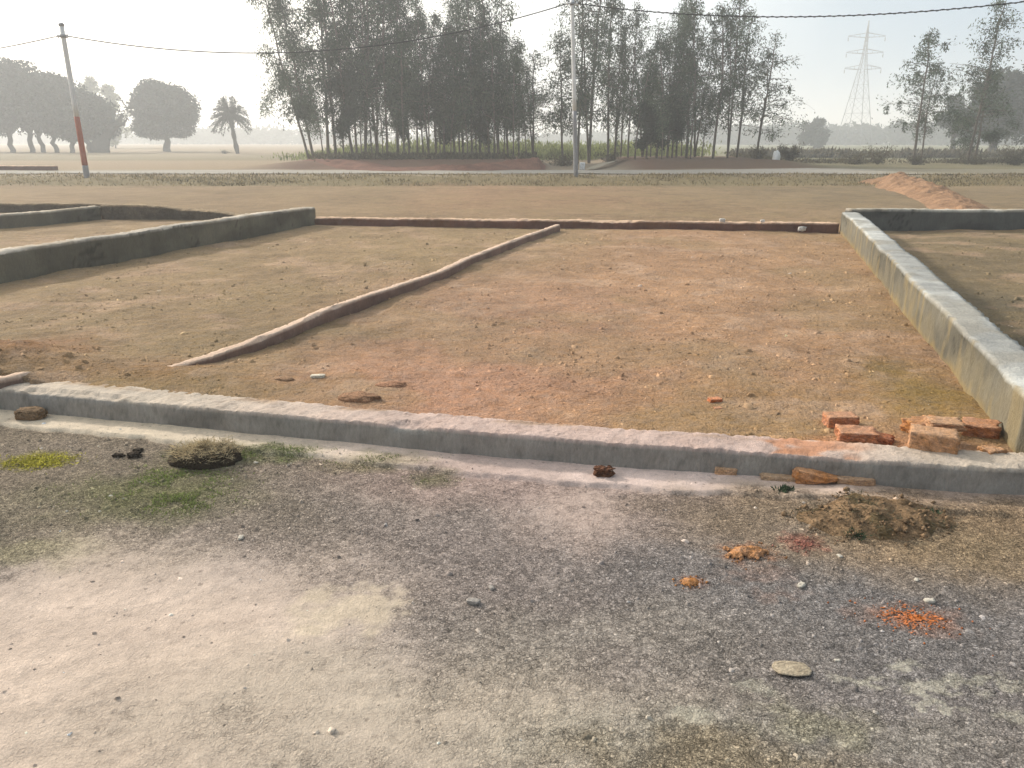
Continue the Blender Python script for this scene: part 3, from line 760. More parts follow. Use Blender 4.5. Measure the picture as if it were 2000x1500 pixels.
loose('brick', (.12, .09, .045), 3, BR_D, 1718, 860, 'dark jagged brick scrap at the right tip of the long broken brick', rz=-.5, jag=.2, taper=.4)
loose('brick', (.21, .14, .125), 4, alb(212, 160, 118), 1818, 884, 'largest orange brick block, standing square on the soil by the kerb', rz=-.45, jag=.08)
loose('brick', (.16, .11, .04), 5, alb(212, 164, 126), 1838, 862, 'flat pale brick slab lying over the back of the largest brick block', rz=-.2, jag=.18, sink=-.075)
loose('brick', (.19, .12, .075), 6, alb(204, 140, 88), 1803, 843, 'crumbling ochre brick lump behind the largest brick block', rz=.3, jag=.24)
loose('brick', (.16, .11, .07), 7, alb(200, 136, 96), 1912, 846, 'brown brick with hollow top, at the foot of the tall right wall', rz=-.4, jag=.16, rx=.1)
loose('brick', (.10, .08, .05), 8, alb(214, 160, 116), 1935, 890, 'small orange brick bit between the tall right wall and the kerb top', rz=.3, jag=.2)
loose('brick', (.075, .05, .028), 9, alb(232, 142, 96), 1396, 783, 'bright orange brick bit alone on the open plot soil', rz=.2, jag=.15)
loose('brick', (.045, .035, .015), 10, alb(214, 150, 112), 1402, 797, 'tiny orange crumb just below the lone bright brick bit', rz=.2, jag=.2)
loose('brick', (.105, .07, .045), 11, alb(224, 180, 142), 1415, 930, 'small sandy brick at the kerb foot, leftmost of four in a line', rz=-.1, on='road', jag=.08)
loose('brick', (.17, .07, .03), 12, alb(220, 184, 150), 1520, 942, 'flat sandy brick flake at the kerb foot beside the rounded stone', rz=-.12, on='road', jag=.15)
loose('stone', (.20, .10, .09), 13, alb(214, 152, 104), 1590, 948, 'rounded orange stone leaning at the foot of the kerb', 'stone', rz=-.2, on='road', jag=.14, roundness=.5, taper=.85)
loose('brick', (.175, .07, .045), 14, alb(214, 172, 136), 1666, 952, 'longest sandy brick at the kerb foot, rightmost of the line', rz=-.1, on='road', jag=.09)
loose('stone', (.085, .05, .025), 15, alb(236, 222, 200), 620, 736, 'bright white flat stone alone on the plot soil', 'stone', rz=.1, jag=.2, mat='stone', roundness=.4)
loose('stone', (.06, .05, .025), 19, alb(200, 160, 120), 1519, 858, 'small tan stone on the soil edge behind the kerb', 'stone', jag=.2, mat='stone', roundness=.5)
loose('stone', (.108, .066, .008), 20, alb(184, 168, 144), 1545, 1312, 'flat oval cream stone pressed into the dark road', 'stone', on='road', jag=.06, mat='stone', roundness=.7, sink=-.002, sub=11, rz=-.1)
loose('leaf_clump', (.085, .055, .05), 21, alb(128, 88, 66), 1178, 935, 'crumpled brown dead leaf on the mortar by the kerb', 'leaf', on='road', jag=.5, mat='dirt', roundness=.2, sub=11)
loose('clod', (.16, .10, .07), 22, alb(150, 122, 92), 62, 822, 'rounded brown lump jutting from the kerb foot at left', 'clod', on='road', jag=.15, mat='dirt', roundness=.7)
for k, (px, py, sz) in enumerate([(232, 893, .045), (262, 894, .055), (270, 882, .04)]):
    loose('clod', (sz, sz * .7, sz * .5), 30 + k, alb(86, 74, 62), px, py, ['black crumb of dung, left one of three beside the grassy clod', 'black crumb of dung, front one of three beside the grassy clod', 'black crumb of dung, rear one of three beside the grassy clod'][k], 'clod', on='road', jag=.7, mat='dirt', roundness=.2)
for k, (px, py, sz, lb) in enumerate([(1565, 455, .12, 'white scrap at the foot of the red wall near the tall wall'), (1432, 441, .09, 'white scrap on the red back wall, left of the other scraps'), (1500, 437, .07, 'white scrap on the top of the red back wall, middle of three')]):
    loose('rubbish_scrap', (sz, sz * .5, sz * .6), 40 + k, alb(236, 230, 222), px, py, lb, 'scrap', jag=.4, mat='stone', roundness=.3, sink=-.02, sub=5)
    if k:
        o_ = bpy.data.objects['rubbish_scrap.%03d' % k]; x_ = at(px, py, .28)[0]; o_.location = (x_, float(np.interp(x_, [-3.5, .8, 3.2, 5.48], [14.16, 13.62, 13.3, 13.06])) + .07, .272)
for k, (px, py, s_) in enumerate([(1815, 1176, .045), (1790, 1133, .03), (1640, 1088, .03), (1635, 1292, .022), (1730, 1200, .02), (960, 1152, .035), (925, 1180, .06), (1565, 1145, .045), (470, 1050, .04), (500, 905, .03)]):
    lb = ['white pebble just above the largest orange brick dust patch', 'small white pebble halfway between soil mound and orange dust patch', 'white pebble beside the pinkish red dust stain', 'white pebble in dark road right of the flat cream stone', 'tiny white pebble left of the largest orange dust patch', 'grey pebble right of the cream dust patch in the road middle', 'flat grey stone below the grey pebble in the road middle', 'pale pebble below the pinkish red dust stain', 'pale stone below the green grass patch', 'white pebble right of the grassy clod'][k]
    loose('pebble', (s_ * .8, s_ * .5, s_ * .28), 60 + k, alb(212, 203, 188) if k not in (5, 6) else alb(168, 160, 152), px, py, lb, 'pebble', on='road', jag=.25, mat='stone', roundness=.5, sub=6, sink=.003, rz=k)

# clod with a mat of dry grass on top
def lump(name, size, seed, col, parent=None, mat='dirt', nu=28, nv=14, jag=.3):
    th = np.linspace(0, 2 * np.pi, nu, endpoint=False); ph = np.linspace(0, np.pi / 2, nv)
    TH, PH = np.meshgrid(th, ph)
    P = np.stack([np.cos(TH) * np.sin(PH) ** .7, np.sin(TH) * np.sin(PH) ** .7, np.cos(PH) ** .8], -1)
    nz = fbm(TH * 0 + P[..., 0] * 2.2 + seed, P[..., 1] * 2.2 + P[..., 2], seed, 4) - .5
    nz2 = fbm(P[..., 0] * 9 + seed, P[..., 1] * 9 + 3 * P[..., 2], seed + 2, 3) - .5
    P = P * (1 + jag * 1.6 * nz + jag * .7 * nz2)[..., None] * np.array(size) * np.array([.5, .5, 1])
    P[-1, :, 2] = -.03
    i = (np.arange(nv - 1)[:, None] * nu + np.arange(nu)[None, :]); j = (np.arange(nv - 1)[:, None] * nu + (np.arange(nu)[None, :] + 1) % nu)
    F = np.stack([i, i + nu, j + nu, j], -1).reshape(-1, 4)
    c = np.asarray(col) * (0.7 + 0.7 * (nz2 + .4))[..., None]
    mb = MB(); mb.add(P.reshape(-1, 3), F, np.clip(c, .01, .7).reshape(-1, 3))
    return mb.build(name, M[mat], parent, smooth=True), P
def blades(n, cx, cy, sx, sy, h, w, rng, zf, lean=.7, flat=.0):
    mb = MB()
    X = cx + sx * rng.normal(size=n); Y = cy + sy * rng.normal(size=n)
    Z = zf(X, Y) - .004
    D = unit(np.stack([rng.normal(size=n) * lean, rng.normal(size=n) * lean, np.abs(rng.normal(size=n)) * (1 - flat) + .1], 1))
    quads(mb, np.stack([X, Y, Z], 1), D, perp(D, rng), h * rng.uniform(.5, 1.3, n), w * rng.uniform(.6, 1.4, n))
    return mb
for (px, py, sz, sd_, cl, lb) in [(555, 741, (.13, .08, .022), 16, alb(186, 148, 116), 'flat brown crumb of earth just left of the white flat stone'), (700, 776, (.26, .15, .03), 17, alb(170, 130, 100), 'darker heap of crumbled earth on the plot right behind the kerb'), (765, 752, (.20, .13, .026), 18, alb(184, 138, 108), 'reddish heap of crumbled earth beyond the darker one on the plot'), (1480, 448, (.2, .16, .03), 24, alb(150, 120, 96), 'small flat clod at the foot of the red wall')][:3]:
    o, _ = lump('clod', sz, sd_, cl, jag=.28); put(o, px, py, sink=.008); tag(o, lb, 'clod')
rx_ = lambda X, Y: Rz(X, Y)
x, y = at(400, 902, 0)
root = empty('grassy_clod', (x, y, 0)); tag(root, 'dark lump of earth matted with dry grass on the road left of centre', 'clod')
o, P = lump('earth', (.37, .23, .07), 5, alb(72, 60, 46), root)
mb = MB(); n = 2600; k = RNG.integers(0, 9 * 28, n)
C = P[:9].reshape(-1, 3)[k] + RNG.normal(size=(n, 3)) * .012; C[:, 1] += .012
D = unit(RNG.normal(size=(n, 3)) * np.array([1, 1, .35]) + np.array([-.3, .2, .25]))
quads(mb, C, D, perp(D, RNG), RNG.uniform(.02, .06, n), RNG.uniform(.002, .005, n)); mb.build('dry_grass_mat', M['hay'], root)
mb = MB(); n = 500; k = RNG.integers(0, 11 * 28, n)
C = P[:11].reshape(-1, 3)[k] + RNG.normal(size=(n, 3)) * .01
D = unit(RNG.normal(size=(n, 3)) + np.array([0, 0, .4]))
quads(mb, C, D, perp(D, RNG), RNG.uniform(.01, .035, n), RNG.uniform(.002, .006, n)); mb.build('weed_blades', M['weed'], root)

x, y = at(75, 903, 0); wr = empty('weed_patch', (x, y, 0)); tag(wr, 'flat yellow-green weed patch on the road near the left edge', 'weed patch')
mb = blades(1500, 0, 0, .09, .045, .028, .006, RNG, lambda X, Y: Rz(X + x, Y + y), lean=1.0, flat=.5); mb.build('leaf_mat', M['yellow_weed'], wr)

def grass_layer():
    mb = MB()
    for (px, py, sx, sy, n, h) in [(340, 935, .15, .10, 3600, .012), (350, 975, .12, .06, 1500, .012), (250, 968, .22, .08, 700, .011), (360, 985, .1, .06, 1300, .012), (535, 888, .16, .04, 1100, .014), (740, 905, .16, .04, 500, .012), (845, 937, .06, .03, 250, .012)]:
        cx, cy = at(px, py, 0)
        b = blades(n, cx, cy, sx, sy, h * 1.5, .0035, RNG, Rz, lean=.9)
        vv = np.concatenate(b.v).reshape(-1, 4, 3); vv = vv[fbm(vv[:, 0, 0] * 11, vv[:, 0, 1] * 11, 29, 3) > .47]; nb = len(vv); b.v = [vv.reshape(-1, 3)]; b.f = [np.arange(nb * 4).reshape(-1, 4)]
        mb.add(np.concatenate(b.v), np.concatenate(b.f))
    return mb.build('grass', M['green_grass'])
tag(grass_layer(), 'thin short green grass sprouting on the road below the grassy clod', kind='stuff')

# mound of soil with dry grass on the right
x, y = at(1700, 1020, 0); mr_ = empty('soil_mound', (x, y, 0)); tag(mr_, 'flat crumbly mound of brown soil and dead grass below the kerb stones', 'soil mound')
def mound(parent, sx, sy, hgt, seed):
    n = 110; u = np.linspace(-1, 1, n); X, Y = np.meshgrid(u * sx, u * sy)
    r = np.sqrt((X / sx) ** 2 + (Y / sy) ** 2) + .5 * (fbm(X * 6, Y * 6, seed, 4) - .5)
    Z = hgt * np.clip(1 - r, 0, 1) ** .8 * (0.35 + 1.2 * fbm(X * 11, Y * 11, seed + 1, 4)) - .012 * sstep(.75, 1.0, r) + Rz(X + parent.location.x, Y + parent.location.y) - .006
    nz = fbm(X * 22, Y * 22, seed + 4, 3)
    c = alb(150, 122, 92) * (0.55 + 0.9 * nz)[..., None]
    c = mixc(c, alb(108, 92, 62), sstep(.55, .7, fbm(X * 9, Y * 9, seed + 6, 3)) * .7)
    keep = r < 1.02
    idx = -np.ones(X.shape, int); idx[keep] = np.arange(keep.sum())
    V = np.stack([X, Y, Z], -1)[keep]
    F = np.stack([idx[:-1, :-1], idx[:-1, 1:], idx[1:, 1:], idx[1:, :-1]], -1).reshape(-1, 4); F = F[(F >= 0).all(1)]
    mb = MB(); mb.add(V, F, np.clip(c[keep], .01, .7)); mb.build('soil', M['dirt'], parent, smooth=True)
    return V
V = mound(mr_, .36, .19, .055, 611)
mb = MB(); n = 1500; k = RNG.integers(0, len(V), n); C = V[k] + RNG.normal(size=(n, 3)) * np.array([.03, .02, .002])
keep = fbm(C[:, 0] * 8, C[:, 1] * 8, 617, 3) > .5; C = C[keep]; n = len(C)
D = unit(RNG.normal(size=(n, 3)) * np.array([1, .8, .3]) + np.array([0, 0, .2]))
quads(mb, C, D, perp(D, RNG), RNG.uniform(.012, .04, n), RNG.uniform(.002, .006, n))
cm_ = MB()
for q in range(420):
    p_ = V[RNG.integers(0, len(V))] * np.array([1.12, 1.2, 1]); s_ = min(.02, .005 * math.exp(.6 * RNG.normal()))
    o8 = np.array([[1, 0, 0], [0, 1, 0], [-1, 0, 0], [0, -1, 0], [0, 0, .8], [0, 0, -.8]]) * s_ * RNG.uniform(.5, 1.4, (6, 1))
    cm_.add(o8 @ np.array(Matrix.Rotation(RNG.uniform(0, 3), 3, 'Z')) + p_ + np.array([0, 0, s_ * .4]), np.array([[0, 1, 4], [1, 2, 4], [2, 3, 4], [3, 0, 4], [1, 0, 5], [2, 1, 5], [3, 2, 5], [0, 3, 5]]), alb(160, 132, 102) * RNG.uniform(.5, 1.25))
cm_.build('crumbs', M['dirt'], mr_)['kind'] = 'stuff'
mb.build('dead_grass', M['weed'], mr_)['kind'] = 'stuff'
for nm, px, py, lb in [('weed_sprig', 1534, 966, 'small dark green sprig on the road just below the rounded orange stone'), ('weed_sprig', 1810, 1012, 'dark green sprig at the right side of the soil mound'), ('weed_sprig', 1670, 1050, 'olive tuft of weed on the lower edge of the soil mound')]:
    x, y = at(px, py, 0); e = empty(nm, (x, y, float(Rz(np.array([x]), np.array([y]))[0]))); tag(e, lb, 'weed')
    mb = blades(140, 0, 0, .022, .014, .03, .008, RNG, lambda X, Y: X * 0, lean=1.0); mb.build('leaves', M['leaf'], e)

# brick-dust heaps: crumbs and powder
for px, py, sx, sy, hh_, col, lb, seed in [(1455, 1082, .09, .048, .028, alb(192, 140, 98), 'small orange-brown heap of brick dust on the grey road', 71),
                                    (1350, 1138, .04, .024, .012, alb(200, 140, 88), 'smallest orange dab of brick dust, left of the other orange marks', 73),
                                    (1780, 1208, .125, .08, .003, alb(214, 130, 80), 'widest bright orange smear of crushed brick on the right of the road', 75),
                                    (1568, 1064, .06, .04, .003, alb(188, 130, 114), 'pinkish red stain of brick dust below the soil mound', 77)]:
    x, y = at(px, py, 0); e = empty('brick_dust_heap', (x, y, 0)); tag(e, lb, 'brick dust', 'orange brick dust marks on the road')
    n = 190; u = np.linspace(-1.6, 1.6, n); X, Y = np.meshgrid(u * sx, u * sy)
    r = np.sqrt((X / sx) ** 2 + (Y / sy) ** 2) + 1.1 * (fbm(X * 28, Y * 28, seed, 4) - .5)
    Z = hh_ * np.clip(1 - r, 0, 1) ** .7 * (0.75 + .5 * fbm(X * 40, Y * 40, seed + 1, 3)) + Rz(X + x, Y + y) + .002 - .004 * sstep(.8, 1.05, r)
    c = np.asarray(col) * (0.6 + .8 * fbm(X * 70, Y * 70, seed + 3, 3))[..., None]
    keep = r + (2.6 if hh_ < .01 else .5) * (fbm(X * 150, Y * 220, seed + 5, 3) - .44) < (.72 if hh_ < .01 else 1.0)
    idx = -np.ones(X.shape, int); idx[keep] = np.arange(keep.sum())
    F = np.stack([idx[:-1, :-1], idx[:-1, 1:], idx[1:, 1:], idx[1:, :-1]], -1).reshape(-1, 4); F = F[(F >= 0).all(1)]
    mb = MB(); mb.add(np.stack([X, Y, Z], -1)[keep], F, np.clip(c[keep], .01, .7)); mb.build('powder', M['brick'], e, smooth=True)
    # crumbs
    mb = MB(); nn = 130
    for q in range(nn):
        a_ = RNG.uniform(0, 6.28); rr = abs(RNG.normal()) * .85
        cx_, cy_ = math.cos(a_) * rr * sx * 1.1, math.sin(a_) * rr * sy * 1.1
        s_ = RNG.uniform(.0015, .006)
        o8 = np.array([[1, 0, 0], [0, 1, 0], [-1, 0, 0], [0, -1, 0], [0, 0, 1], [0, 0, -1]]) * s_ * RNG.uniform(.6, 1.3, (6, 1))
        zz = float(Rz(np.array([x + cx_]), np.array([y + cy_]))[0]) + s_ * .5
        mb.add(o8 + np.array([cx_, cy_, zz]), np.array([[0, 1, 4], [1, 2, 4], [2, 3, 4], [3, 0, 4], [1, 0, 5], [2, 1, 5], [3, 2, 5], [0, 3, 5]]), np.asarray(col) * RNG.uniform(.6, 1.2))
    cr = mb.build('crumbs', M['brick'], e); cr['kind'] = 'stuff'

# gravel pressed into the road, crumbs on the plots
def scatter_stones(name, N, xr, yr, zf, dens, size, colf, seed, mat, sink=.3, ypow=1.0):
    rng = np.random.default_rng(seed)
    X = rng.uniform(*xr, N); Y = yr[0] + (yr[1] - yr[0]) * rng.uniform(0, 1, N) ** ypow
    k = rng.uniform(0, 1, N) < dens(X, Y); X, Y = X[k], Y[k]; N = len(X)
    S = size(rng, N, Y)
    base = np.array([[1, 0, 0], [.5, .87, 0], [-.5, .87, 0], [-1, 0, 0], [-.5, -.87, 0], [.5, -.87, 0], [.45, .3, .7], [-.5, .2, .62], [.05, -.5, .66]], float)
    F = [[0, 1, 6], [1, 2, 7], [2, 3, 7], [3, 4, 8], [4, 5, 8], [5, 0, 6], [1, 7, 6], [3, 8, 7], [5, 6, 8], [6, 7, 8]]
    V = base[None] * (1 + .35 * rng.normal(size=(N, 9, 1)))
    th = rng.uniform(0, 6.28, N); c, s = np.cos(th)[:, None], np.sin(th)[:, None]
    ell = rng.uniform(.6, 1, N)[:, None]
    vx, vy = V[:, :, 0], V[:, :, 1] * ell
    V = np.stack([vx * c - vy * s, vx * s + vy * c, V[:, :, 2] * rng.uniform(.5, 1.1, N)[:, None]], -1) * S[:, None, None]
    Z = zf(X, Y)
    V += np.stack([X, Y, Z - sink * S * .4], 1)[:, None, :]
    F = (np.arange(N)[:, None, None] * 9 + np.array(F)[None]).reshape(-1, 3)
    C = np.repeat(colf(X, Y, rng), 9, 0)
    mb = MB(); mb.add(V.reshape(-1, 3), F, np.clip(C, .01, .75))
    return mb.build(name, mat)
def gravel_d(X, Y):
    c = road_color(X, Y).mean(-1)
    return (0.06 + 0.94 * (1 - sstep(.11, .26, c))) * (Y < kerb_y(X) - .1) * (0.4 + 1.2 * fbm(X * 3, Y * 3, 701, 3))
gr = scatter_stones('gravel', 42000, (-3.6, 3.4), (1.35, 4.6), Rz, gravel_d, lambda r, n, Y: np.clip(.0042 * np.exp(.55 * r.normal(size=n)), .0018, .016),
    lambda X, Y, r: road_color(X, Y) * np.exp(.38 * r.normal(size=(len(X), 1))) + (r.uniform(size=(len(X), 1)) > .975) * .18, 81, M['stone'])
tag(gr, 'fine grey gravel pressed into the road', kind='stuff')
def plot_d(X, Y):
    return (Y > kerb_y(X) + KW + .02) * (0.2 + 1.3 * sstep(.45, .65, fbm(X * 1.4, Y * 1.4, 705, 4))) * .8
rb = scatter_stones('rubble', 42000, (-7, 8), (3.5, 13.0), T, plot_d, lambda r, n, Y: np.clip(.0065 * np.exp(.6 * r.normal(size=n)), .003, .03),
    lambda X, Y, r: ground_color(X, Y) * 1.03 * np.exp(.22 * r.normal(size=(len(X), 1))) + (r.uniform(size=(len(X), 1)) > .994) * .18, 83, M['stone'], ypow=1.5)
tag(rb, 'small crumbs of earth and stone strewn over the plots', kind='stuff')

# dry stubble on plots and verge grass by the far road
def grass_field(name, mat, N, xr, yr, dens, h, w, seed, lean=.5, ypow=1.0, zf=T):
    rng = np.random.default_rng(seed)
    X = rng.uniform(*xr, N); Y = yr[0] + (yr[1] - yr[0]) * rng.uniform(0, 1, N) ** ypow
    k = rng.uniform(0, 1, N) < dens(X, Y); X, Y = X[k], Y[k]; n = len(X)
    D = unit(np.stack([rng.normal(size=n) * lean, rng.normal(size=n) * lean, np.abs(rng.normal(size=n)) * .5 + .4], 1))
    mb = MB(); quads(mb, np.stack([X, Y, zf(X, Y) - .01], 1), D, perp(D, rng), h * rng.uniform(.4, 1.3, n), w * rng.uniform(.6, 1.4, n))
    return mb.build(name, M[mat])
def stub_d(X, Y):
    inn = (Y > kerb_y(X) + KW + .03)
    corner = np.exp(-((X - 2.4) / .8) ** 2 - ((Y - 4.6) / .9) ** 2)
    return inn * np.clip(.10 + .5 * sstep(.5, .68, fbm(X * .9, Y * .9, 711, 4)) + .8 * corner, 0, 1)
tag(grass_field('dry_grass', 'dry_grass', 30000, (-7, 7.5), (3.5, 13), stub_d, .022, .004, 91, lean=1.2, ypow=1.5), 'sparse dry stubble on the soil of the plots', kind='stuff')
def verge_d(X, Y):
    return np.clip(.25 + .9 * sstep(.4, .62, fbm(X * .5, Y * .9, 713, 4)), 0, 1)
tag(grass_field('dry_grass', 'dry_grass', 26000, (-34, 34), (26.6, 31.2), verge_d, .13, .03, 93, lean=.5), 'dry tan grass on the verge before the far road', kind='stuff')
tag(grass_field('weeds', 'weed', 6000, (-14, 20), (27.2, 31.0), lambda X, Y: sstep(.5, .72, fbm(X * .2 + 3, Y * .35, 715, 3)), .12, .03, 95), 'darker green-brown weeds dotted along the verge', kind='stuff')

# ------------------------------------------------------------------ trees
def euc_proto(seed, H, W, base_frac, leaves, droop=.6, lean=0.0, leaf=(.17, .05), radius=.064, forks=1, kmat='leaf', asym=0.0, dense_low=0.0):
    """slim tall tree: returns (trunk mesh, crown mesh)"""
    rng = np.random.default_rng(seed)
    tm, cm = MB(), MB()
    stems = []
    for f in range(forks):
        n = 16; t = np.linspace(0, 1, n)
        ang = rng.uniform(0, 6.28); sp_ = (.35 + .5 * rng.uniform()) if forks > 1 else 0
        wx = .16 * np.cumsum(rng.normal(size=n)) * .35; wy = .16 * np.cumsum(rng.normal(size=n)) * .35
        h = H * (1 if f == 0 else rng.uniform(.7, .95))
        P = np.stack([lean * t ** 1.1 + sp_ * math.cos(ang) * t + wx * t, sp_ * math.sin(ang) * t * .7 + wy * t, h * t - .1], 1)
        r = radius * (1 if f == 0 else .75) * (1 - t) ** .75 + .012
        tube(tm, P, r, 7); stems.append((P, h))
    pts, wts = [], []
    for P, h in stems:
        nb = int(28 * h / 9)
        for b in range(nb):
            u = base_frac + (1 - base_frac) * (b + rng.uniform()) / nb
            q = np.array([np.interp(u, np.linspace(0, 1, len(P)), P[:, k]) for k in range(3)])
            prof = math.sin(math.pi * min(1, ((u - base_frac) / (1 - base_frac)) ** .75 * .82 + .16)) ** .8
            Lb = W * .5 * prof * rng.uniform(.55, 1.25)
            a = rng.uniform(0, 6.28); el = rng.uniform(.2, 1.0)
            d = np.array([math.cos(a) + asym, math.sin(a), math.tan(el) * .8]); d /= np.linalg.norm(d)
            m = 7; s = np.linspace(0, 1, m)[:, None]
            br = q + d * Lb * s + np.array([0, 0, -.45 * droop * Lb]) * s ** 2 + rng.normal(size=(m, 3)) * .05 * s
            tube(tm, br, np.linspace(.022, .006, m), 4, cap=False)
            for e in range(4):
                s0 = rng.uniform(.3, 1); p0 = br[int(s0 * (m - 1))]
                d2 = unit(d + rng.normal(size=3) * .8); L2 = Lb * rng.uniform(.2, .5)
                tw = p0 + d2 * L2 * np.linspace(0, 1, 4)[:, None] + np.array([0, 0, -.5 * droop * L2]) * np.linspace(0, 1, 4)[:, None] ** 2
                if e < 2: tube(tm, tw, np.linspace(.009, .004, 4), 3, cap=False)
                w = rng.gamma(1.2)
                pts.append(tw[1:]); wts += [w, w, w * 1.2]
            pts.append(br[2:]); wts += [rng.gamma(1.2)] * (m - 2)
    pts = np.concatenate(pts); wts = np.array(wts)
    if dense_low: wts = wts * (1 + dense_low * np.clip(1 - (pts[:, 2] / H - base_frac) / .45, 0, 1))
    k = rng.choice(len(pts), leaves, p=wts / wts.sum())
    C = pts[k] + rng.normal(size=(leaves, 3)) * np.array([.17, .17, .2])
    C[:, 2] -= droop * np.abs(rng.normal(size=leaves)) * .3
    D = unit(rng.normal(size=(leaves, 3)) * .7 + np.array([0, 0, -1.0 * droop - .1]))
    quads(cm, C, D, perp(D, rng), leaf[0] * rng.uniform(.6, 1.4, leaves), leaf[1] * rng.uniform(.6, 1.4, leaves))
    # drooping strands
    for s_ in range(int(14 * droop)):
        p0 = pts[rng.integers(len(pts))]; L = rng.uniform(.5, 1.3); n = 60
        z = rng.uniform(0, 1, n)
        C = p0 + np.stack([rng.normal(size=n) * .07, rng.normal(size=n) * .07, -L * z], 1)
        D = unit(rng.normal(size=(n, 3)) * .4 + np.array([0, 0, -1.0])); quads(cm, C, D, perp(D, rng), leaf[0] * rng.uniform(.7, 1.3, n), leaf[1] * rng.uniform(.6, 1.3, n))
    t_ = tm.build('trunk', M['bark'], smooth=True); c_ = cm.build('crown', M[kmat])
    tme, cme = t_.data, c_.data
    bpy.data.objects.remove(t_); bpy.data.objects.remove(c_)
    return tme, cme, H

def place_tree(name, proto, loc, scale, rz, label, group, sxy=None, cat='tree', tilt=(0, 0)):
    tme, cme, H = proto
    r = empty(name, loc, rz); r.scale = (sxy or scale, sxy or scale, scale)
    r.rotation_euler = (tilt[0], tilt[1], rz)
    tag(r, label, cat, group)
    t = bpy.data.objects.new('trunk', tme); COL.objects.link(t); t.parent = r
    c = bpy.data.objects.new('crown', cme); COL.objects.link(c); c.parent = r
    return r

PR = {
 'dense': [euc_proto(1001, 11, 3.8, .20, 7600, .8, dense_low=2.5), euc_proto(1002, 11.5, 4.2, .26, 7200, 1.0, dense_low=1.5), euc_proto(1003, 10.5, 3.6, .15, 13000, .8, dense_low=4.0, kmat='leaf_dark'), euc_proto(1004, 11, 4.4, .30, 7000, .9, dense_low=1.0, forks=2)],
 'lacy': [euc_proto(1011, 10, 4.2, .24, 2700, .6, leaf=(.2, .055)), euc_proto(1012, 9.5, 4.4, .22, 2600, .55, forks=2, leaf=(.2, .055)), euc_proto(1013, 9, 4.0, .28, 2800, .6, leaf=(.2, .055)), euc_proto(1014, 10, 4.4, .2, 2900, .5, forks=2, leaf=(.2, .055))],
 'stick': [euc_proto(1021, 5.2, 1.8, .3, 1300, .5, radius=.035), euc_proto(1022, 6, 2.2, .26, 1900, .5, radius=.04)],
 'mango': [euc_proto(1031, 4.6, 3.4, .3, 12000, .3, leaf=(.2, .07), kmat='leaf_dark')],
}
# base px, kind, crown top px (y), extra lean angle (rad, + = to the right), depth
GROVE = [
 (604, 'dense', -60, -.20, 43), (613, 'dense', -110, -.13, 44), (642, 'lacy', -120, -.04, 46), (657, 'lacy', -150, .02, 44), (690, 'dense', -120, -.10, 43), (698, 'lacy', -60, -.03, 47),
 (714, 'lacy', -140, -.04, 44), (738, 'dense', -160, 0, 46), (757, 'dense', -120, .02, 44), (778, 'dense', -150, .0, 45), (800, 'dense', -60, .03, 46), (816, 'lacy', -20, .02, 47), (838, 'dense', 10, .02, 44), (852, 'dense', 20, .0, 45), (868, 'dense', 60, .01, 44),
 (888, 'dense', 40, 0, 45), (905, 'dense', -40, .02, 46), (922, 'dense', -60, .01, 44), (938, 'dense', -90, .0, 45), (955, 'dense', 30, .02, 44), (973, 'lacy', -60, .02, 46), (992, 'dense', 30, .03, 45), (1013, 'lacy', 70, .03, 46), (1041, 'lacy', 95, .02, 45),
 (1100, 'lacy', 60, -.09, 43), (1128, 'dense', -120, -.02, 46), (1150, 'lacy', -130, .02, 45), (1187, 'lacy', -20, .02, 45), (1200, 'lacy', 0, .03, 46), (1226, 'lacy', 5, .0, 45), (1254, 'lacy', 40, .0, 46), (1282, 'lacy', 70, .02, 44), (1302, 'lacy', 10, .0, 47), (1320, 'dense', -40, .01, 45), (1340, 'lacy', -10, .02, 44),
 (1356, 'lacy', 20, .03, 46), (1392, 'lacy', 5, .02, 43), (1420, 'lacy', -20, .03, 44), (1438, 'lacy', 20, -.04, 45), (1476, 'lacy', 60, .13, 43),
]
MANGO = [(1262, 205, 42.5), (1303, 195, 43.5)]
ORD = ['first', 'second', 'third', 'fourth', 'fifth', 'sixth', 'seventh', 'eighth', 'ninth', 'tenth', 'eleventh', 'twelfth', 'thirteenth', 'fourteenth', 'fifteenth', 'sixteenth', 'seventeenth', 'eighteenth', 'nineteenth', 'twentieth', 'twenty-first', 'twenty-second', 'twenty-third', 'twenty-fourth', 'twenty-fifth', 'twenty-sixth', 'twenty-seventh', 'twenty-eighth', 'twenty-ninth', 'thirtieth', 'thirty-first', 'thirty-second', 'thirty-third', 'thirty-fourth', 'thirty-fifth', 'thirty-sixth', 'thirty-seventh', 'thirty-eighth', 'thirty-ninth', 'fortieth']
cnt = {k: 0 for k in PR}
rt = random.Random(5)
for i, (px, kind, top, ln, dist) in enumerate(GROVE):
    x = col_at(px, 315, dist)[0]; z = float(T(x, dist))
    H = col_at(px, top, dist)[2] - z
    p = PR[kind][cnt[kind] % len(PR[kind])]; cnt[kind] += 1
    s = H / p[2]
    if i == 0: lb = 'leftmost tree of the roadside grove, leaning left with drooping crown'
    elif i == len(GROVE) - 1: lb = 'rightmost tree of the roadside grove, slanting to the right with airy crown'
    elif px == 1100: lb = 'airy tree leaning left, just left of the right-hand white pole'
    else:
        side = 'dense dark crown' if kind == 'dense' else 'thin airy crown'
        lb = f'{ORD[i]} tall slim tree from the left in the roadside grove, {side}'
    place_tree('eucalyptus_tree', p, (x, dist, z), s, rt.uniform(0, 6.28) if abs(ln) < .05 else rt.uniform(-.4, .4), lb, 'slim trees of the roadside grove', sxy=max(.85, min(1.15, s)) * rt.uniform(.85, 1.15), tilt=(0, ln))
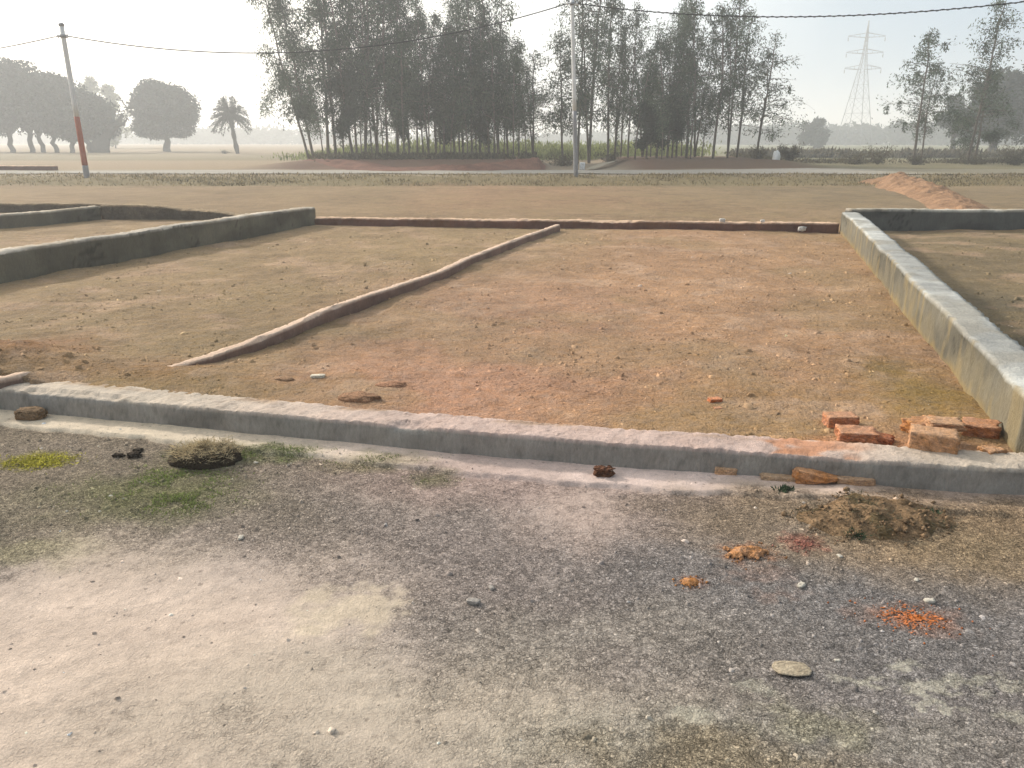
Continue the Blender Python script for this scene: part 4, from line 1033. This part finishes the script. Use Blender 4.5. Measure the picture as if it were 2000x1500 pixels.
for k, (px, top, dist) in enumerate(MANGO):
    x = col_at(px, 315, dist)[0]; z = float(T(x, dist)); H = col_at(px, top, dist)[2] - z
    place_tree('young_tree', PR['mango'][0], (x, dist, z), H / 4.6, 1.3 * k, ['small dark bushy tree under the airy trees, left one of two', 'small dark bushy tree under the airy trees, right one of two'][k], 'small bushy trees in the grove', sxy=.78)
# thin saplings standing between the trunks
k = 0
for px in (632, 672, 707, 727, 748, 790, 828, 860, 880, 898, 914, 930, 948, 966, 984, 1003, 1028, 1212, 1240, 1270, 1292, 1312, 1330, 1348, 1370):
    dist = 41.0 + (k * 7 % 5) * 1.6; x = col_at(px, 315, dist)[0]; z = float(T(x, dist))
    left = px < 1050
    place_tree('sapling', PR['stick'][k % 2], (x, dist, z), .75 + .1 * (k * 3 % 4), k * 1.9, 'thin bare-stemmed sapling among the ' + ('dense dark trees left of the right-hand pole' if left else 'airy trees right of the right-hand pole'), 'saplings among the grove trunks ' + ('on the left' if left else 'on the right'))
    k += 1
# trees on the right
for px, top, base, dist, kind, j, lb, s_ in [(1785, 55, 310, 44, 'lacy', 0, 'airy lone tree right of the pylon', 1.02), (1800, 120, 306, 46, 'lacy', 2, 'thin second stem close behind the lone tree right of the pylon', .7), (1890, -15, 308, 45, 'lacy', 3, 'tallest airy tree near the right edge', 1.05),
                                           (1905, 130, 306, 47, 'dense', 0, 'dark full tree close behind the tallest tree near the right edge', 1.0)]:
    x = col_at(px, base, dist)[0]; z = float(T(x, dist)); H = col_at(px, top, dist)[2] - z; p = PR[kind][j]
    place_tree('eucalyptus_tree', p, (x, dist, z), H / p[2], .7 * j + 1, lb, 'slim trees right of the pylon', sxy=s_)

def broad_tree(name, loc, R_, Hc, Ht, seed, label, group=None, leaves=9000, leaf=(.5, .3), mat='leaf_far', trunks=1, lobes=26, spread=.25, cat='tree', flat=.75, limbs=True):
    """spreading tree: Hc = crown base height, Ht = top height, R_ = crown radius"""
    rng = np.random.default_rng(seed)
    r = empty(name, loc); tag(r, label, cat, group)
    tm, cm = MB(), MB()
    cz = (Hc + Ht) / 2; hz = (Ht - Hc) / 2
    cen = []
    for k in range(lobes):
        a = rng.uniform(0, 6.28); rr = math.sqrt(rng.uniform()) * .78; zz = rng.uniform(-.62, .82)
        f = math.sqrt(max(.03, 1 - (zz * 1.2) ** 2)) if zz > 0 else 1 - .25 * zz * zz
        cen.append((math.cos(a) * rr * R_ * f, math.sin(a) * rr * R_ * f, cz + zz * hz, R_ * rng.uniform(.24, .42)))
    for k in range(trunks):
        bx = (k - (trunks - 1) / 2) * R_ * spread * 1.2 + rng.normal() * .1 * R_ * (trunks > 1)
        n = 8; t = np.linspace(0, 1, n)[:, None]
        e = np.array([bx * 1.3 + rng.normal() * .1 * R_, rng.normal() * .1 * R_, Hc + .5 * hz])
        P = np.array([bx, rng.normal() * .2 * (trunks > 1), -.2]) * (1 - t) + e * t + rng.normal(size=(n, 3)) * .06 * R_ * t * (1 - t) * 2
        tube(tm, P, np.linspace(.075 * Ht ** .9 * (1 if trunks == 1 else .55), .03 * Ht ** .9, n) , 9)
        if limbs:
            for c in cen[k::max(1, trunks * 2)]:
                s0 = P[-3 - rng.integers(0, 2)]; tt = np.linspace(0, 1, 6)[:, None]
                tube(tm, s0 * (1 - tt) + np.array(c[:3]) * tt + np.array([0, 0, .12 * R_]) * np.sin(tt * math.pi), np.linspace(.03, .008, 6) * Ht ** .8, 5, cap=False)
    per = leaves // lobes
    for (a, b, c, q) in cen:
        d = unit(rng.normal(size=(per, 3))); rad = q * (rng.uniform(.25, 1.05, (per, 1)) ** .5 + (rng.uniform(size=(per, 1)) > .85) * rng.uniform(0, .22, (per, 1)))
        C = np.array([a, b, c]) + d * rad * np.array([1, 1, flat])
        C = C[C[:, 2] > Hc * .75]; n = len(C)
        D = unit(d[:n] * .4 + rng.normal(size=(n, 3)) * .7 + np.array([0, 0, -.3]))
        quads(cm, C, D, perp(D, rng), leaf[0] * rng.uniform(.6, 1.4, n), leaf[1] * rng.uniform(.6, 1.4, n))
    tm.build('trunk', M['bark_dark'], r, smooth=True); cm.build('crown', M[mat], r)
    return r

def ground_pt(px, dist, py=300):
    x = col_at(px, py, dist)[0]; return (x, dist, float(T(x, dist)))
def zof(py, dist): return col_at(1000, py, dist)[2]
DB = 98
for k, (px, top, R_, hb, tr, lb, ds) in enumerate([(-60, 150, 6.5, 1.7, 2, 'huge spreading dark tree cut by the left photo edge', 98), (38, 128, 5.6, 1.6, 2, 'broad dark tree with two trunks, left of the white and red pole', 97), (112, 148, 5.2, 1.5, 3, 'broad dark tree right behind the white and red pole', 99), (180, 185, 3.4, 1.3, 1, 'lower dark tree at the right end of the broad dark trees', 96)]):
    loc = ground_pt(px, ds); broad_tree('banyan_tree', loc, R_, hb, zof(top, ds) - loc[2], 1100 + k, lb, 'broad dark trees at the left edge', leaves=42000, trunks=tr, lobes=60, leaf=(.36, .22))
loc = ground_pt(205, 95)
st = empty('bare_tree', loc); tag(st, 'thick leaning trunk with forked bare limbs right of the broad dark trees', 'tree')
mb = MB()
tube(mb, [(-.6, 0, -.2), (-.4, 0, .8), (.2, 0, 1.8), (1.2, 0, 2.7), (2.2, .2, 3.6), (2.6, .2, 4.3)], [1.15, 1.0, .75, .5, .3, .15], 10)
tube(mb, [(.1, 0, 1.4), (-.4, .2, 2.6), (-.2, .3, 3.6), (.4, .3, 4.6)], [.6, .4, .28, .1], 8)
tube(mb, [(1.2, 0, 2.7), (1.6, -.2, 3.0), (2.7, -.2, 3.2), (3.3, 0, 3.9)], [.3, .25, .18, .08], 7)
mb.build('trunk', M['bark_dark'], st, smooth=True)
mb = MB(); n = 900; C = RNG.normal(size=(n, 3)) * np.array([1.1, .8, .9]) + np.array([.6, 0, 4.2]); D = unit(RNG.normal(size=(n, 3)) + np.array([0, 0, -.5])); quads(mb, C, D, perp(D, RNG), RNG.uniform(.25, .5, n), RNG.uniform(.12, .25, n)); mb.build('crown', M['leaf_far'], st)
loc = ground_pt(328, 108); broad_tree('round_tree', loc, 4.3, 1.35, zof(162, 108) - loc[2], 1120, 'round dense tree standing alone left of the palm', leaves=48000, lobes=70, leaf=(.34, .2))
loc = ground_pt(1588, 150); broad_tree('round_tree', loc, 3.0, .1, zof(232, 150) - loc[2], 1121, 'small dark round tree left of the pylon on the hazy horizon', leaves=5000, lobes=20, leaf=(.5, .3))
loc = ground_pt(2010, 85); broad_tree('broad_tree', loc, 5.0, .8, zof(115, 85) - loc[2], 1122, 'large dark tree cut by the right photo edge', 'hazy broad trees at the right', leaves=15000, lobes=40, leaf=(.42, .25))
loc = ground_pt(1935, 92); broad_tree('broad_tree', loc, 3.9, 1.2, zof(140, 92) - loc[2], 1123, 'hazy broad tree behind the tallest airy tree', 'hazy broad trees at the right', leaves=11000, lobes=30, leaf=(.42, .25))
loc = ground_pt(1860, 100); broad_tree('broad_tree', loc, 2.6, 1.2, zof(185, 100) - loc[2], 1124, 'smaller hazy tree behind and between the two airy right-hand trees', 'hazy broad trees at the right', leaves=4500, lobes=22, leaf=(.4, .22))
pp = euc_proto(1041, 12, 3.6, .12, 4500, .6, leaf=(.4, .16), kmat='leaf_pale')
for k, (px, top) in enumerate([(195, 150), (228, 165)]):
    loc = ground_pt(px, 150); place_tree('pale_tree', pp, loc, (zof(top, 150) - loc[2]) / 12, k * 2., ['faint pale tree behind the broad dark trees, left one of two', 'faint pale tree behind the forked trunk, right one of two'][k], 'faint pale trees on the left', sxy=1.7)

# date palm
def palm(px, dist, top):
    rng = np.random.default_rng(77); loc = ground_pt(px, dist); H = zof(top, dist) - loc[2]
    r = empty('palm_tree', loc); tag(r, 'lone date palm with round drooping crown left of the grove', 'palm tree')
    tz = H * .64; mb = MB(); n = 14; t = np.linspace(0, 1, n)
    tube(mb, np.stack([.45 * (1 - t) ** 1.2 - .0, 0 * t, -.2 + (tz + .2) * t], 1), .26 - .06 * t + .05 * np.sin(t * 60), 10); mb.build('trunk', M['bark_dark'], r, smooth=True)
    mb = MB()
    for k in range(85):
        a = rng.uniform(0, 6.28); el = math.asin(rng.uniform(-.5, 1.0)); L = rng.uniform(2.0, 2.3) * H / 6.6
        s = np.linspace(0, 1, 14)
        d = np.array([math.cos(a) * math.cos(el), math.sin(a) * math.cos(el), math.sin(el)])
        P = np.array([0, 0, tz]) + d * L * s[:, None] + np.array([0, 0, -.45 * L]) * (s ** 2.2)[:, None] * math.cos(el)
        tube(mb, P, np.linspace(.03, .008, 14), 3, cap=False)
        tg = unit(np.gradient(P, axis=0)); m = 5
        C = np.repeat(P[2:], m, 0); tgr = np.repeat(tg[2:], m, 0); q = len(C)
        sd = perp(tgr, rng); D = unit(tgr * 1.1 + sd * .8 + np.array([0, 0, -.4]))
        quads(mb, C, D, perp(D, rng), rng.uniform(.28, .5, q), rng.uniform(.05, .09, q))
    mb.build('crown', M['leaf_far'], r)
palm(457, 92, 182)

# ------------------------------------------------------------------ shrubs, bag, block, mustard crop, far tree line
def shrub(px, py, dist, w, h, label, n=700, mat='weed', group=None, seed=1):
    rng = np.random.default_rng(seed); loc = ground_pt(px, dist, py); r = empty('shrub', loc); tag(r, label, 'shrub', group)
    sm, lm = MB(), MB()
    for k in range(22):
        a = rng.uniform(0, 6.28); e = np.array([math.cos(a) * w * .5 * rng.uniform(.2, 1), math.sin(a) * w * .35, h * rng.uniform(.5, 1)])
        t = np.linspace(0, 1, 5)[:, None]; P = e * t * np.array([1, 1, 1]) + rng.normal(size=(5, 3)) * .03 * t; P[0, 2] = -.05
        tube(sm, P, np.linspace(.014, .005, 5), 3, cap=False)
        m = n // 22; C = P[rng.integers(1, 5, m)] + rng.normal(size=(m, 3)) * np.array([.09, .09, .09]) * max(1, w * .7); D = unit(rng.normal(size=(m, 3)) + np.array([0, 0, .6])); C[:, 2] = np.abs(C[:, 2])
        quads(lm, C, D, perp(D, rng), rng.uniform(.08, .2, m), rng.uniform(.02, .05, m))
    sm.build('stems', M['bark'], r); lm.build('foliage', M[mat], r)
shrub(1540, 318, 41, 1.3, .75, 'dark spiky shrub right of the white bag', 1200, seed=2)
shrub(1480, 312, 42, 1.6, .5, 'low dark weedy shrub left of the white bag', 800, seed=3)
shrub(1668, 312, 45, 2.4, .55, 'low straggly shrub below the pylon, left of two', 900, seed=4)
shrub(1715, 312, 45, 1.8, .9, 'taller straggly shrub below the pylon, right of two', 700, seed=5)
shrub(1985, 312, 43, 2.0, .85, 'dark rounded shrub at the right photo edge', 1500, seed=6)
shrub(1790, 312, 44, 1.6, .4, 'low shrub at the foot of the lone tree right of the pylon', 600, seed=7)
shrub(1905, 310, 44.5, 2.2, .45, 'low shrub at the foot of the tallest right-hand tree', 700, seed=8)
shrub(440, 303, 91, 1.6, .3, 'tiny dark bush at the foot of the palm', 300, seed=9, mat='leaf_far')
shrub(1100, 322, 40, 2.2, .45, 'low dark weeds left of the right-hand pole foot', 800, seed=10)
shrub(1190, 322, 42.5, 1.6, .6, 'brownish low shrub behind the small white block', 600, seed=11)
x, y, z = col_at(1515, 318, 40.5); z = float(T(x, y))
bg = empty('white_bag', (x, y, z)); tag(bg, 'white plastic sack standing beside the dark spiky shrub', 'bag')
o, _ = lump('sack', (.36, .3, .42), 9, (.74, .74, .73), bg, mat='stone', jag=.35); o.data.materials[0] = M['plastic']
mb = MB(); tube(mb, [(0, 0, .33), (.02, 0, .42), (.05, 0, .47)], [.1, .05, .025], 7); mb.build('tied_neck', M['plastic'], bg, smooth=True)
x, y, z = col_at(1137, 330, 36.2); z = float(T(x, y))
ob = chunk('marker_block', (.24, .2, .34), 55, (.7, .7, .69), mat='stone', jag=.05, sub=6); ob.location = (x, y, z); tag(ob, 'small white block at the road edge by the right-hand pole', 'block')

def crop():
    rng = np.random.default_rng(303); N = 60000
    X = rng.uniform(-19, 14, N); Y = 50 + 26 * rng.uniform(0, 1, N) ** 1.4
    keep = (fbm(X * .25, Y * .25, 801, 3) > .22) & (rng.uniform(size=N) < sstep(-16, -9, X) * (1 - sstep(9.5, 14, X))); X, Y = X[keep], Y[keep]; n = len(X)
    Z = T(X, Y); h = rng.uniform(.5, 1.45, n) * (.45 + .55 * sstep(-14, -6, X)) * (.7 + .5 * fbm(X * .4, Y * .4, 807, 3))
    mb = MB(); D = unit(rng.normal(size=(n, 3)) * .35 + np.array([0, 0, 1]))
    quads(mb, np.stack([X, Y, Z + h * rng.uniform(0, .8, n)], 1), D, perp(D, rng), rng.uniform(.15, .38, n), rng.uniform(.04, .11, n))
    return mb.build('crop', M['crop'])
tag(crop(), 'yellow-green mustard crop seen between the grove trunks', kind='stuff')
def weed_line(name, px0, px1, dist, h, n, label, mat='weed', seed=1):
    rng = np.random.default_rng(seed); x0, x1 = col_at(px0, 290, dist)[0], col_at(px1, 290, dist)[0]
    X = rng.uniform(x0, x1, n); Y = dist + rng.normal(size=n) * .8; k = rng.uniform(size=n) < .25 + sstep(.4, .62, fbm(X * .3, X * 0 + seed, seed, 3)); X, Y = X[k], Y[k]; n = len(X)
    Z = T(X, Y); D = unit(rng.normal(size=(n, 3)) * .5 + np.array([0, 0, .8])); mb = MB()
    quads(mb, np.stack([X, Y, Z + h * .6 * rng.uniform(0, 1, n) ** 2], 1), D, perp(D, rng), h * rng.uniform(.3, .8, n), h * .2 * rng.uniform(.6, 1.4, n))
    tag(mb.build(name, M[mat]), label, kind='stuff')
weed_line('weeds', 1430, 2060, 66, .75, 9000, 'dark line of weeds along the far field edge on the right', seed=821)
weed_line('weeds', 1430, 2060, 47, .30, 5000, 'sparse low weeds along the near edge of the green field on the right', seed=823)
weed_line('weeds', 610, 1050, 41, .35, 5000, 'reddish weeds under the grove trunks', seed=827)
def treeline(name, px0, px1, dist, tops, seed, label, n=9000):
    rng = np.random.default_rng(seed); mb = MB()
    pxs = np.linspace(px0, px1, len(tops)); k = 60
    for q in range(k):
        px = rng.uniform(px0, px1); top = np.interp(px, pxs, tops) + rng.normal() * 4
        x = col_at(px, 275, dist)[0]; H = max(1.5, zof(top, dist)); R_ = rng.uniform(4, 8); m = n // k
        d = unit(rng.normal(size=(m, 3))); C = np.array([x, dist + rng.uniform(0, 40), H * .5]) + d * np.array([R_, R_, H * .5]) * rng.uniform(.3, 1, (m, 1)) ** .4
        C[:, 2] = np.abs(C[:, 2]); D = unit(rng.normal(size=(m, 3))); quads(mb, C, D, perp(D, rng), rng.uniform(1, 2.2, m), rng.uniform(.6, 1.4, m))
    tag(mb.build(name, M['leaf_far']), label, kind='stuff')
treeline('treeline', 1330, 1760, 260, [222, 236, 246, 246, 240, 248, 250], 901, 'pale hazy line of trees on the horizon behind the pylon')
treeline('treeline', -200, 260, 330, [262, 264, 262, 264], 902, 'very pale hazy wood on the horizon behind the broad dark trees', 7000)
treeline('treeline', 250, 700, 300, [250, 256, 250, 258, 262], 903, 'pale hazy wood on the horizon behind round tree and palm')
treeline('treeline', 700, 1400, 320, [258, 262, 260, 256], 905, 'pale hazy wood on the horizon behind the grove', 7000)
treeline('treeline', 1740, 2150, 230, [240, 236, 232, 230], 904, 'hazy bluish wood on the horizon at the right edge')

# ------------------------------------------------------------------ poles, cables, pylon
def pole(base, top, label, bands, r0, r1, clampz):
    r = empty('utility_pole', base); tag(r, label, 'pole')
    b = Vector(base); d = Vector(top) - b
    for nm, t0, t1, mat in bands:
        mb = MB(); t = np.linspace(t0, t1, 8)[:, None]; tt = t[:, 0]
        tube(mb, np.array(d)[None] * t, r0 + (r1 - r0) * tt, 14); mb.build(nm, M[mat], r, smooth=False)
    mb = MB(); e = np.array(d); u = e / np.linalg.norm(e); tube(mb, np.array([e - u * .01, e + u * .05, e + u * .09]), [r1 * 1.25, r1 * 1.25, r1 * .7], 14); mb.build('cap', M['grey_steel'], r)
    c = e * clampz; mb = MB(); tube(mb, np.array([c - u * .05, c + u * .05]), [r1 * 1.5, r1 * 1.5], 14); tube(mb, np.array([c + np.array([-.16, -.03, 0]), c + np.array([.16, -.03, 0])]), .02, 8); mb.build('cable_clamp', M['grey_steel'], r)
    for s in (-1, 1):
        mb = MB(); p = c + np.array([s * .16, -.03, 0]); tube(mb, np.array([p + np.array([0, 0, -.06]), p, p + np.array([0, 0, .06])]), [.025, .045, .025], 10)
        mb.build('insulator', M['white_paint'], r)
    return b + Vector(c)
lb_ = atg(170, 347); lt = col_at(120, 50, lb_[1] - .2)
cl = pole((lb_[0], lb_[1], lb_[2] - .02), lt, 'white pole with red band standing at the left, leaning left', [('lower_section', -.02, .09, 'grey_steel'), ('red_section', .09, .42, 'red_paint'), ('upper_section', .42, 1.0, 'white_paint')], .105, .075, .935)
rb_ = atg(1125, 346); rt2 = col_at(1117, -12, rb_[1])
cr_ = pole((rb_[0], rb_[1], rb_[2] - .02), rt2, 'white topped pole standing in front of the grove', [('lower_section', -.02, .38, 'grey_steel'), ('upper_section', .38, 1.0, 'white_paint')], .085, .06, .95)
def cable(a, b, sag, r, label, n=60, twist=0):
    a, b = np.array(a), np.array(b); t = np.linspace(0, 1, n)[:, None]
    P = a + (b - a) * t; P[:, 2] -= sag * 4 * (t * (1 - t))[:, 0]
    mb = MB(); tube(mb, P, r, 6)
    if twist:
        n2 = n * 6; t = np.linspace(0, 1, n2)[:, None]; P = a + (b - a) * t; P[:, 2] -= sag * 4 * (t * (1 - t))[:, 0]
        ph = t[:, 0] * twist; P2 = P + np.stack([0 * ph, np.cos(ph), np.sin(ph)], 1) * r * 1.25; tube(mb, P2, r * .8, 4)
    o = mb.build('power_cable', M['cable'], smooth=True); tag(o, label, 'cable')
far_l = col_at(-260, 128, lb_[1] + 1); far_r = col_at(2120, -12, rb_[1] - 6)
cable(cl + Vector((-.16, -.03, 0)), far_l, .12, .016, 'thin wire from the left pole out of the left edge')
cable(cl + Vector((.16, -.03, 0)), cr_ + Vector((-.16, -.03, 0)), 1.0, .017, 'long wire sagging between the left pole and the right-hand pole')
cable(cr_ + Vector((.16, -.03, 0)), far_r, .50, .015, 'thicker twisted cable from the right-hand pole to the right edge', twist=330)

def pylon(px, dist, top):
    loc = ground_pt(px, dist); H = zof(top, dist) - loc[2]; r = empty('power_pylon', loc); tag(r, 'faint steel lattice pylon fading in the haze on the right', 'pylon')
    w0, w1 = H * .115, H * .014
    hw = lambda z: w0 + (w1 - w0) * min(1, z / (H * .72)) if z < H * .72 else w1 * (1 - (z - H * .72) / (H * .28)) + .03
    zs = [0, .14, .27, .39, .5, .6, .68, .75, .82, .89, .95, 1.0]
    for sx in (-1, 1):
        for sy in (-1, 1):
            mb = MB(); tube(mb, [(sx * hw(H * q), sy * hw(H * q), H * q) for q in zs], .085, 4); mb.build('leg', M['grey_steel'], r)
    mb = MB()
    for a_, b_ in zip(zs[:-1], zs[1:]):
        za, zb = H * a_, H * b_; wa, wb = hw(za), hw(zb)
        for ax in (0, 1):
            for s in (-1, 1):
                f = (lambda u, v, z: (u, v, z)) if ax == 0 else (lambda u, v, z: (v, u, z))
                tube(mb, [f(-wa, s * wa, za), f(wb, s * wb, zb)], .032, 3); tube(mb, [f(wa, s * wa, za), f(-wb, s * wb, zb)], .032, 3)
                tube(mb, [f(-wb, s * wb, zb), f(wb, s * wb, zb)], .032, 3)
    mb.build('lattice_bracing', M['grey_steel'], r)
    for q in (.62, .745, .87):
        z = H * q; w = hw(z); L = H * .155
        mb = MB()
        for s in (-1, 1):
            for sy in (-1, 1):
                tube(mb, [(s * w, sy * w, z), (s * L, 0, z + H * .008)], .075, 3); tube(mb, [(s * w, sy * w, z + H * .035), (s * L, 0, z + H * .012)], .075, 3)
            for f in (.35, .65): tube(mb, [(s * (w + (L - w) * f), 0, z), (s * (w + (L - w) * f), 0, z + H * .035 * (1 - f))], .05, 3)
        arm = mb.build('cross_arm', M['grey_steel'], r)
        for s in (-1, 1):
            mi = MB(); tube(mi, [(s * L, 0, z), (s * L, 0, z - H * .03)], .11, 5); mi.build('insulator', M['grey_steel'], arm)
pylon(1664, 210, 40)

# ------------------------------------------------------------------ light, sky, haze, camera
SUN_EL, SUN_AZ = math.radians(27), math.radians(-50)      # azimuth from +Y, negative = to the left
sd = Vector((math.sin(SUN_AZ) * math.cos(SUN_EL), math.cos(SUN_AZ) * math.cos(SUN_EL), math.sin(SUN_EL)))
L = bpy.data.lights.new('sun', 'SUN'); L.energy = 4.8; L.angle = math.radians(5); L.color = (1.0, .945, .86)
so = bpy.data.objects.new('sun', L); COL.objects.link(so); so.rotation_euler = (-sd).to_track_quat('-Z', 'Y').to_euler()

w = bpy.data.worlds.new('World'); scene.world = w; w.use_nodes = True
nt = w.node_tree; bgn = nt.nodes['Background']
sky = nd(nt, 'ShaderNodeTexSky', _sky_type='NISHITA', _sun_disc=False, _sun_elevation=SUN_EL, _sun_rotation=SUN_AZ, _air_density=1.3, _dust_density=4.0, _ozone_density=1.0)
geo = nd(nt, 'ShaderNodeTexCoord')
dot = nd(nt, 'ShaderNodeVectorMath', _operation='DOT_PRODUCT'); dot.inputs[1].default_value = sd
nt.links.new(geo.outputs['Generated'], dot.inputs[0])
rmp = nd(nt, 'ShaderNodeValToRGB'); cr = rmp.color_ramp
mr = nd(nt, 'ShaderNodeMapRange'); mr.inputs[1].default_value = -1; mr.inputs[2].default_value = 1; nt.links.new(dot.outputs['Value'], mr.inputs[0]); nt.links.new(mr.outputs[0], rmp.inputs[0])
STR = 0.1
def stop(i, p, c):
    e = cr.elements[i] if i < 2 else cr.elements.new(p)
    e.position = p; e.color = (*[v for v in c], 1)
stop(0, 0.0, (.36, .36, .35)); stop(1, 1.0, (1.75, 1.62, 1.38))
stop(2, .56, (.24, .345, .46)); stop(3, .67, (.33, .42, .50)); stop(4, .77, (.70, .73, .74)); stop(5, .90, (1.2, 1.16, 1.06))
sc10 = nd(nt, 'ShaderNodeVectorMath', _operation='SCALE'); sc10.inputs['Scale'].default_value = 1.62 / STR
nt.links.new(rmp.outputs[0], sc10.inputs[0])
mxw = nd(nt, 'ShaderNodeMix', _data_type='RGBA'); mxw.inputs['Factor'].default_value = .92
nt.links.new(sky.outputs[0], mxw.inputs[6]); nt.links.new(sc10.outputs[0], mxw.inputs[7])
nt.links.new(mxw.outputs[2], bgn.inputs['Color']); bgn.inputs['Strength'].default_value = STR

def haze():
    mb = MB(); x0, x1, y0, y1, z0, z1 = -900, 900, -60, 1500, -3, 32
    V = [(x0, y0, z0), (x1, y0, z0), (x1, y1, z0), (x0, y1, z0), (x0, y0, z1), (x1, y0, z1), (x1, y1, z1), (x0, y1, z1)]
    m, nt, bs, out = new_mat('morning_haze'); nt.nodes.remove(bs)
    v = nd(nt, 'ShaderNodeVolumeScatter'); v.inputs['Color'].default_value = (.95, .98, 1.0, 1); v.inputs['Density'].default_value = .0030; v.inputs['Anisotropy'].default_value = .35
    nt.links.new(v.outputs[0], out.inputs['Volume'])
    mb.add(V, np.array([[3, 2, 1, 0], [4, 5, 6, 7], [0, 1, 5, 4], [1, 2, 6, 5], [2, 3, 7, 6], [3, 0, 4, 7]]))
    o = mb.build('haze', m); tag(o, 'thin white morning haze filling the whole field', kind='structure')
haze()

cam = bpy.data.cameras.new('camera'); cam.sensor_width = 36; cam.lens = 27; cam.clip_end = 6000; cam.clip_start = .05
co = bpy.data.objects.new('camera', cam); COL.objects.link(co); co.location = (0, 0, EYE); co.rotation_euler = (math.radians(90) - PITCH, 0, 0)
scene.camera = co
scene.render.engine = 'CYCLES'
c = scene.cycles
c.max_bounces = 6; c.diffuse_bounces = 3; c.transmission_bounces = 3; c.volume_bounces = 1; c.transparent_max_bounces = 6
c.use_denoising = True
c.caustics_reflective = False; c.caustics_refractive = False
vs = scene.view_settings; vs.view_transform = 'Standard'; vs.look = 'None'; vs.exposure = 0; vs.gamma = 1
